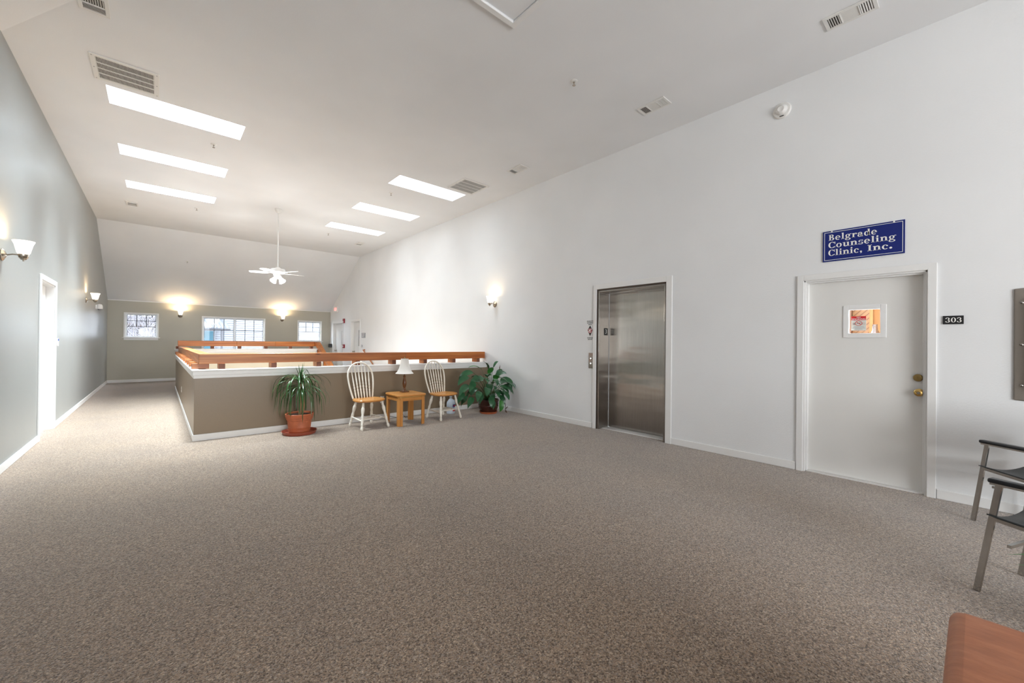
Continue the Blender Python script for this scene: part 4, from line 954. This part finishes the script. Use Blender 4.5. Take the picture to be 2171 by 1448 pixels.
pc = MB(); pc.M = Matrix.Translation((-3.145, -6.36, -TH)); pc.tube([(3.20, 6.50, .46), (3.21, 6.56, .30), (3.24, 6.60, .08), (3.30, 6.62, .012), (3.44, 6.66, .010), (3.36, 6.72, .010), (3.18, 6.745, .010), (3.06, 6.745, .05), (2.98, 6.75, .20), (2.952, 6.775, .31)], .0035, 7)
pc.build('power_cord', 'black', lp, label='thin black cord trailing behind the oak table')
pl = MB(); pl.M = Matrix.Translation((-3.145, -6.36, -TH)); pl.box(2.935, 2.969, 6.765, 6.797, .300, .335); pl.build('plug', 'white_plastic', lp, bevel=.004, label='white plug in the wall outlet')

# ------------------------------------------------------------------ plants
def ribbon(mb, spine, width, fold=.25, N=None):
    """leaf blade: spine points, width profile; folded along the midrib"""
    k = len(spine); vs = []; fs = []
    sp = [Vector(p) for p in spine]
    for i, p in enumerate(sp):
        d = (sp[min(i + 1, k - 1)] - sp[max(i - 1, 0)]).normalized(); side = d.cross(Vector(N or (0, 0, 1)))
        side = side.normalized() if side.length > 1e-3 else Vector((1, 0, 0)); up = side.cross(d).normalized(); w_ = width[i]
        vs += [tuple(p - side * w_ + up * w_ * fold), tuple(p), tuple(p + side * w_ + up * w_ * fold)]
    for i in range(k - 1):
        for j in range(2): a = i * 3 + j; fs.append((a, a + 1, a + 4, a + 3))
    return mb.add(vs, fs, True)
def pot(t, prof, m_, name='pot', n=36):
    return MB().lathe(prof, n).build(name, m_, t)
p1 = thing('potted_dracaena', (1.565, 6.49, 0), 'narrow leaved drooping plant in a ribbed terracotta pot', 'plant')
MB().lathe([(.001, .004), (.19, .004), (.205, .008), (.225, .045), (.232, .046), (.228, .040), (.210, .0), (.001, .0)][::-1], 40, cap=False).build('saucer', 'saucer', p1)
PO = .008
pot(p1, [(.125, PO), (.135, PO + .005), (.1395, PO + .035), (.1425, PO + .04), (.1415, PO + .045), (.148, PO + .085), (.151, PO + .090), (.149, PO + .095), (.160, PO + .195), (.172, PO + .20), (.174, PO + .222), (.180, PO + .226), (.182, PO + .248), (.186, PO + .252), (.190, PO + .284), (.186, PO + .288), (.176, PO + .286), (.172, PO + .255)], 'terracotta')
MB().lathe([(.001, .262), (.10, .264), (.172, .262)], 24, (0, 0, PO), cap=False).build('soil', 'soil', p1)
MB().tube([(0, 0, .26), (.01, .0, .42), (-.005, .01, .60), (.012, .005, .78)], [.020, .017, .015, .010], 10).build('cane', 'cane', p1)
MB().tube([(.03, -.02, .26), (.05, -.03, .40), (.045, -.02, .55)], [.014, .012, .009], 8).build('cane', 'cane', p1)
rnd = random.Random(21)
def droop_leaf(base, az, length, rise, w_, droop):
    sp = []; p = Vector(base); el_ = rise; n = 9
    for i in range(n + 1):
        sp.append(p.copy()); el_ -= droop / n * (1 + .6 * i / n)
        el_ = max(el_, R(-86)); st_ = length / n
        p = p + Vector((math.cos(az) * math.cos(el_), math.sin(az) * math.cos(el_), math.sin(el_))) * st_
    wd = [w_ * (.55 + .45 * math.sin(math.pi * min(1, .18 + i / n * .8))) if i < n else .0008 for i in range(n + 1)]
    return sp, wd
for k in range(78):
    tier = rnd.random(); az = k * 2.399 + rnd.uniform(-.25, .25)
    z0 = .60 + .19 * tier; base = (.006 * math.cos(az), .006 * math.sin(az), z0)
    ln = rnd.uniform(.42, .66)
    sp, wd = droop_leaf(base, az, ln, R(22 + 40 * tier + rnd.uniform(-14, 16)), rnd.uniform(.006, .0098), R(128 + rnd.uniform(-30, 60)))
    lim = YH - p1.location.y - .012
    sp = [Vector((q.x, min(q.y, lim), max(q.z, .30 if q.xy.length < .2 else .02))) for q in sp]
    MB_ = MB(); ribbon(MB_, sp, wd, .35); MB_.build('leaf', 'dracaena', p1)
for k in range(7):
    az = k * .9; el_ = R(80 - 3 * k); L_ = .28 - .015 * k
    sp = [Vector((.01, 0, .76)) + Vector((math.cos(az) * math.cos(el_), math.sin(az) * math.cos(el_), math.sin(el_))) * L_ * i / 5 for i in range(6)]
    MB_ = MB(); ribbon(MB_, sp, [.009, .011, .010, .008, .005, .0008], .4); MB_.build('leaf', 'dracaena', p1)

p2 = thing('potted_peace_lily', (4.80, 6.17, 0), 'large broad leaved plant in a dark glazed pot in the corner', 'plant')
MB().lathe([(.001, .004), (.140, .004), (.155, .010), (.170, .040), (.176, .041), (.172, .034), (.158, .0), (.001, .0)][::-1], 36, cap=False).build('saucer', 'terracotta', p2)
pot(p2, [(.125, .008), (.135, .012), (.165, .06), (.192, .13), (.196, .155), (.193, .165), (.198, .175), (.196, .22), (.199, .225), (.203, .262), (.200, .268), (.186, .266), (.182, .24)], 'glaze')
MB().lathe([(.001, .246), (.184, .244)], 24, cap=False).build('soil', 'soil', p2)
def lily_leaf(parent, az, reach, height, blade, w_, m_='lily', pitch=0.0, base_r=.05, tip=.0):
    """stalk from the pot to (az, reach, height), then a blade that continues outward and droops by pitch"""
    b0 = Vector((math.cos(az) * base_r, math.sin(az) * base_r, .245)); e0 = Vector((math.cos(az) * reach, math.sin(az) * reach, height))
    lim_y = YH - p2.location.y - .10; lim_x = XR - p2.location.x - .075
    def cl(q):
        if q.z > .80: lim = lim_y - .05
        else: lim = lim_y
        return Vector((min(q.x, lim_x), min(q.y, lim), max(q.z, .02)))
    c0 = Vector((b0.x + (e0.x - b0.x) * .25, b0.y + (e0.y - b0.y) * .25, b0.z + (e0.z - b0.z) * .75))
    path = [cl(b0 * (1 - f_) ** 2 + c0 * 2 * f_ * (1 - f_) + e0 * f_ ** 2) for f_ in [i / 7 for i in range(8)]]
    o = MB(); n = 10; sp = []; p = path[-1].copy(); el_ = math.asin(max(-1, min(1, (path[-1] - path[-2]).normalized().z))) * .55
    el_ = el_ + pitch
    for i in range(n + 1):
        sp.append(cl(p)); p = p + Vector((math.cos(az + tip * i / n) * math.cos(el_), math.sin(az + tip * i / n) * math.cos(el_), math.sin(el_))) * blade / n; el_ -= R(75) / n
    wd = [max(.0012, w_ * 1.12 * (math.sin(math.pi * (i / n) ** .75)) ** .85) for i in range(n + 1)]
    ribbon(o, sp, wd, .18, (rnd.uniform(-.6, .5), rnd.uniform(-1.0, -.1), .7)); lf_ = o.build('leaf', m_, parent)
    st_ = MB(); st_.tube(path, [.0055] * 4 + [.0045] * 2 + [.0035] * 2, 6); st_.build('stalk', 'stalk', lf_)
rnd = random.Random(5)
for (az, re_, he, bl, w_, mm, pi_) in (
    (R(195), .02, .82, .26, .075, 'lily', R(35)), (R(150), .10, .82, .30, .055, 'lily_new', R(5)), (R(255), .06, .72, .24, .055, 'lily_new', R(35)),
    (R(20), .16, .86, .26, .022, 'lily', R(25)), (R(10), .22, .76, .30, .025, 'lily', R(8)), (R(-10), .30, .62, .30, .03, 'lily', R(10)), (R(-35), .34, .56, .30, .035, 'lily', R(5)),
    (R(172), .26, .78, .34, .050, 'lily', R(-8)), (R(180), .36, .70, .30, .052, 'lily', R(-8)), (R(188), .40, .56, .32, .050, 'lily', R(-8)), (R(200), .34, .60, .30, .055, 'lily', R(-6)),
    (R(215), .38, .46, .30, .050, 'lily', R(-6)), (R(205), .46, .36, .28, .050, 'lily', R(-12)), (R(185), .46, .42, .26, .048, 'lily', R(-18)), (R(230), .30, .52, .28, .055, 'lily', R(-5)), (R(240), .26, .36, .24, .050, 'lily', R(-30)), (R(262), .22, .46, .24, .060, 'lily', R(-14)),
    (R(280), .24, .50, .24, .055, 'lily', R(-16)), (R(300), .26, .42, .24, .055, 'lily', R(-20)), (R(318), .28, .50, .26, .062, 'lily', R(-14)), (R(250), .24, .30, .22, .052, 'lily', R(-48)), (R(288), .26, .27, .24, .046, 'lily_new', R(-58)),
    (R(330), .22, .62, .28, .050, 'lily', R(0)), (R(225), .12, .70, .26, .050, 'lily', R(12)), (R(270), .12, .62, .26, .050, 'lily_new', R(20)), (R(345), .30, .45, .24, .024, 'lily', R(-10)),
    (R(120), .14, .66, .26, .045, 'lily', R(0)), (R(90), .18, .60, .24, .045, 'lily', R(5)), (R(60), .20, .62, .24, .045, 'lily', R(0)), (R(160), .22, .50, .26, .050, 'lily', R(-5)), (R(192), .20, .62, .28, .056, 'lily', R(10)),
    (R(300), .14, .70, .26, .045, 'lily', R(15)), (R(212), .24, .40, .26, .050, 'lily', R(-20)), (R(170), .34, .34, .26, .045, 'lily', R(-25)), (R(310), .20, .34, .22, .050, 'lily', R(-35))):
    left = R(140) < az < R(250)
    lily_leaf(p2, az, re_ * (1.28 if left else 1), he, bl, w_, mm, pi_, tip=rnd.uniform(-.25, .25))
for k in range(20):
    az = R(rnd.uniform(165, 345)); lily_leaf(p2, az, rnd.uniform(.10, .34), rnd.uniform(.36, .74), rnd.uniform(.22, .30), rnd.uniform(.042, .058), 'lily', R(rnd.uniform(-25, 15)), tip=rnd.uniform(-.3, .3))
o = MB(); ribbon(o, [(.19, -.16, .30), (.24, -.19, .24), (.255, -.20, .14), (.26, -.205, .05), (.27, -.21, .02)], [.008, .016, .020, .014, .004], .5); ribbon(o, [(.25, -.20, .07), (.29, -.21, .09), (.31, -.215, .13)], [.006, .022, .002], .4); ribbon(o, [(.255, -.205, .05), (.25, -.23, .02), (.245, -.26, .012)], [.006, .02, .006], .4); o.build('withered_leaf', 'dead', p2, label='brown withered leaf hanging to the carpet')
o = MB(); o.tube([(.10, .08, .26), (.20, .02, .60), (.25, -.02, .82), (.262, -.02, .84)], .004, 6); ribbon(o, [(.25, -.02, .82), (.258, -.02, .86), (.262, -.02, .92)], [.004, .014, .001], .5); ribbon(o, [(.25, -.02, .82), (.30, -.06, .83), (.33, -.08, .76)], [.003, .007, .001], .4); o.build('spent_flower', 'dead', p2, label='dried brown flower stem')
jg = thing('water_jug', (4.195, 6.555, 0), 'translucent plastic water jug with a red label behind the right chair', 'jug')
MB().lathe([(.001, .003), (.070, .0), (.080, .010), (.080, .085), (.076, .095), (.076, .11), (.080, .12), (.080, .185), (.070, .225), (.040, .265), (.024, .285), (.022, .305), (.026, .308), (.026, .325), (.001, .326)], 28).build('bottle_body', 'jug', jg)
MB().tube([(.05, 0, .25), (.085, 0, .24), (.092, 0, .18), (.078, 0, .15)], .011, 8).build('handle', 'jug', jg)
o = MB()
def label_patch(a0, a1, z0, z1, r_, m_, nm):
    o = MB(); n = 8; vs = []; fs = []
    for i in range(n + 1): a = R(a0 + (a1 - a0) * i / n); vs += [(r_ * math.cos(a), r_ * math.sin(a), z0), (r_ * math.cos(a), r_ * math.sin(a), z1)]
    for i in range(n): fs.append((2 * i, 2 * i + 1, 2 * i + 3, 2 * i + 2))
    o.add(vs, fs, True); o.build(nm, m_, jg)
label_patch(-95, -25, .125, .18, .0815, 'blue_label', 'label'); label_patch(-95, -25, .052, .085, .0815, 'sign_red', 'label'); label_patch(-85, -40, .142, .162, .0822, 'sign_red', 'label_band')

# ------------------------------------------------------------------ sling armchairs and leather seat at the lower right
def armchair(loc, ang, label):
    """local +x: across to the far side frame, local -y: front -> rear runs to +y... side frames at x=0 and x=W; post foot at origin is the front leg"""
    t = thing('armchair', loc, label, 'chair', ang, group='black sling armchairs')
    Wd, Dp, H_ = .47, .52, .622
    for x in (0, Wd):
        s = MB()
        def bar(p, q, w_=.008, d_=.0135):
            p, q = Vector(p), Vector(q); dv = (q - p).normalized(); sd = Vector((1, 0, 0)); n_ = dv.cross(sd).normalized()
            s.hexa([tuple(p - sd * w_ - n_ * d_), tuple(p + sd * w_ - n_ * d_), tuple(p + sd * w_ + n_ * d_), tuple(p - sd * w_ + n_ * d_), tuple(q - sd * w_ - n_ * d_), tuple(q + sd * w_ - n_ * d_), tuple(q + sd * w_ + n_ * d_), tuple(q - sd * w_ + n_ * d_)])
        bar((x, 0, 0), (x, .085, H_)); s.build('front_leg', 'chrome', t, bevel=.002); s = MB()
        bar((x, Dp + .04, 0), (x, Dp - .03, H_)); s.build('rear_leg', 'chrome', t, bevel=.002); s = MB()
        bar((x, .05, H_ - .008), (x, Dp, H_ - .008), .010, .006); s.build('arm_bar', 'chrome', t); s = MB()
        bar((x, .062, .425), (x, Dp, .385), .010, .010); s.build('seat_rail', 'chrome', t, bevel=.001); s = MB()
        bar((x, Dp - .02, .40), (x, Dp + .12, .86), .010, .012); s.build('back_post', 'chrome', t, bevel=.002)
        a = MB(); a.box(x - .024, x + .024, .045, Dp + .01, H_ - .002, H_ + .022); a.build('arm_pad', 'armpad', t, bevel=.008, seg=3)
    n = 12; o = MB(); vs = []; fs = []
    for i in range(n + 1):
        f_ = i / n; x = -.014 + f_ * (Wd + .028); sag = -.045 * math.sin(math.pi * f_)
        for j in range(7): g_ = j / 6; yy = .042 + g_ * (Dp - .06); vs.append((x, yy, .447 - .04 * g_ + sag * (1 - .25 * g_)))
    for i in range(n):
        for j in range(6): a = i * 7 + j; fs.append((a, a + 1, a + 8, a + 7))
    o.add(vs, fs, True); so = o.build('seat_sling', 'sling', t); so.modifiers.new('thick', 'SOLIDIFY').thickness = .007
    o = MB(); vs = []; fs = []
    for i in range(n + 1):
        f_ = i / n; x = f_ * Wd
        for j in range(6): g_ = j / 5; vs.append((x, Dp + .02 + g_ * .09 + .045 * math.sin(math.pi * f_), .50 + g_ * .36))
    for i in range(n):
        for j in range(5): a = i * 6 + j; fs.append((a, a + 1, a + 7, a + 6))
    o.add(vs, fs, True); so = o.build('back_sling', 'sling', t); so.modifiers.new('thick', 'SOLIDIFY').thickness = .007
    for yy, zz in ((.12, .30), (Dp - .06, .30)):
        s = MB(); s.box(0, Wd, yy - .008, yy + .008, zz - .008, zz + .008); s.build('cross_bar', 'chrome', t)
    return t
# side frame axis u (local +x) and rearward axis v (local +y)
def frame_chair(P_, u, label):
    ang = math.atan2(u[1], u[0]); v = Vector((-math.sin(ang), math.cos(ang)))
    t = armchair((P_[0], P_[1], 0), ang, label)
    t.scale = (1, -1, 1)          # rearward axis points away from the door wall side
    return t
ac1 = frame_chair((3.447, -.007), (.93, -.37), 'nearer black sling armchair with chrome legs at the right edge')
ac2 = frame_chair((4.825, .011), (.82, -.57), 'farther black sling armchair with chrome legs by the right wall')
ot = thing('leather_ottoman', (1.62, -.30, 0), 'tan brown leather seat at the bottom right corner', 'ottoman', 0)
ox0, ox1, oy0, oy1 = -.62, .478, -.55, .358
o = MB(); nx, ny = 22, 18; vs = []; fs = []
for i in range(nx + 1):
    for j in range(ny + 1):
        u_ = -1 + 2 * i / nx; v_ = -1 + 2 * j / ny
        e_ = max(abs(u_), abs(v_)); zz = .452 + .014 * (1 - u_ ** 4) * (1 - v_ ** 4)
        vs.append((ox0 + (ox1 - ox0) * (i / nx), oy0 + (oy1 - oy0) * (j / ny), zz - (.006 * math.exp(-((u_ - .52) / .03) ** 2) + .006 * math.exp(-((u_ + .05) / .03) ** 2)) * max(0, (v_ - .1))))
for i in range(nx):
    for j in range(ny): a = i * (ny + 1) + j; fs.append((a, a + ny + 1, a + ny + 2, a + 1))
o.add(vs, fs, True)
edge = [i * (ny + 1) for i in range(nx + 1)] + [nx * (ny + 1) + j for j in range(1, ny + 1)] + [i * (ny + 1) + ny for i in range(nx - 1, -1, -1)] + [j for j in range(ny - 1, 0, -1)]
ev = [vs[i] for i in edge]; low = [(x, y_, .33) for x, y_, z in ev]; n = len(ev)
o.add(ev + low, [(i, (i + 1) % n, n + (i + 1) % n, n + i) for i in range(n)], True); o.add(low, [tuple(range(n))])
co = o.build('seat_cushion', 'leather', ot); co.modifiers.new('b', 'BEVEL').width = .038; co.modifiers['b'].segments = 5; co.modifiers['b'].limit_method = 'ANGLE'; co.modifiers['b'].angle_limit = R(50)
for p in co.data.polygons: p.use_smooth = True
MB().box(ox0 + .03, ox1 - .03, oy0 + .03, oy1 - .03, .10, .335).build('base', 'leather', ot, bevel=.02)
for x in (ox0 + .08, ox1 - .08):
    for y in (oy0 + .08, oy1 - .08): MB().lathe([(.018, 0), (.026, .10)], 12, (x, y, 0)).build('foot', 'lampwood', ot)
p3 = thing('potted_plant', (3.12, -.78, 0), 'green leaf tips reaching in at the right edge before the armchair leg', 'plant')
pot(p3, [(.08, 0), (.10, .01), (.13, .20), (.14, .22), (.13, .22), (.125, .20)], 'terracotta')
MB().lathe([(.001, .20), (.125, .198)], 20, cap=False).build('soil', 'soil', p3)
for spn in ([(0, 0, .2), (.03, .23, .36), (.06, .46, .39), (.08, .623, .342), (.08, .675, .322)], [(0, 0, .2), (-.02, .28, .30), (.03, .48, .33), (.07, .60, .30), (.08, .646, .283)]):
    o = MB(); ribbon(o, spn, [.006, .011, .011, .007, .001], .3); o.build('leaf', 'lily_new', p3)
for k, (az, ln, ri) in enumerate(((R(-40), .4, R(60)), (R(-100), .4, R(55)), (R(180), .36, R(62)), (R(30), .36, R(65)))):
    sp, wd = droop_leaf((0, 0, .20), az, ln, ri, .013, R(88)); o = MB(); ribbon(o, sp, wd, .3); o.build('leaf', 'lily_new', p3)
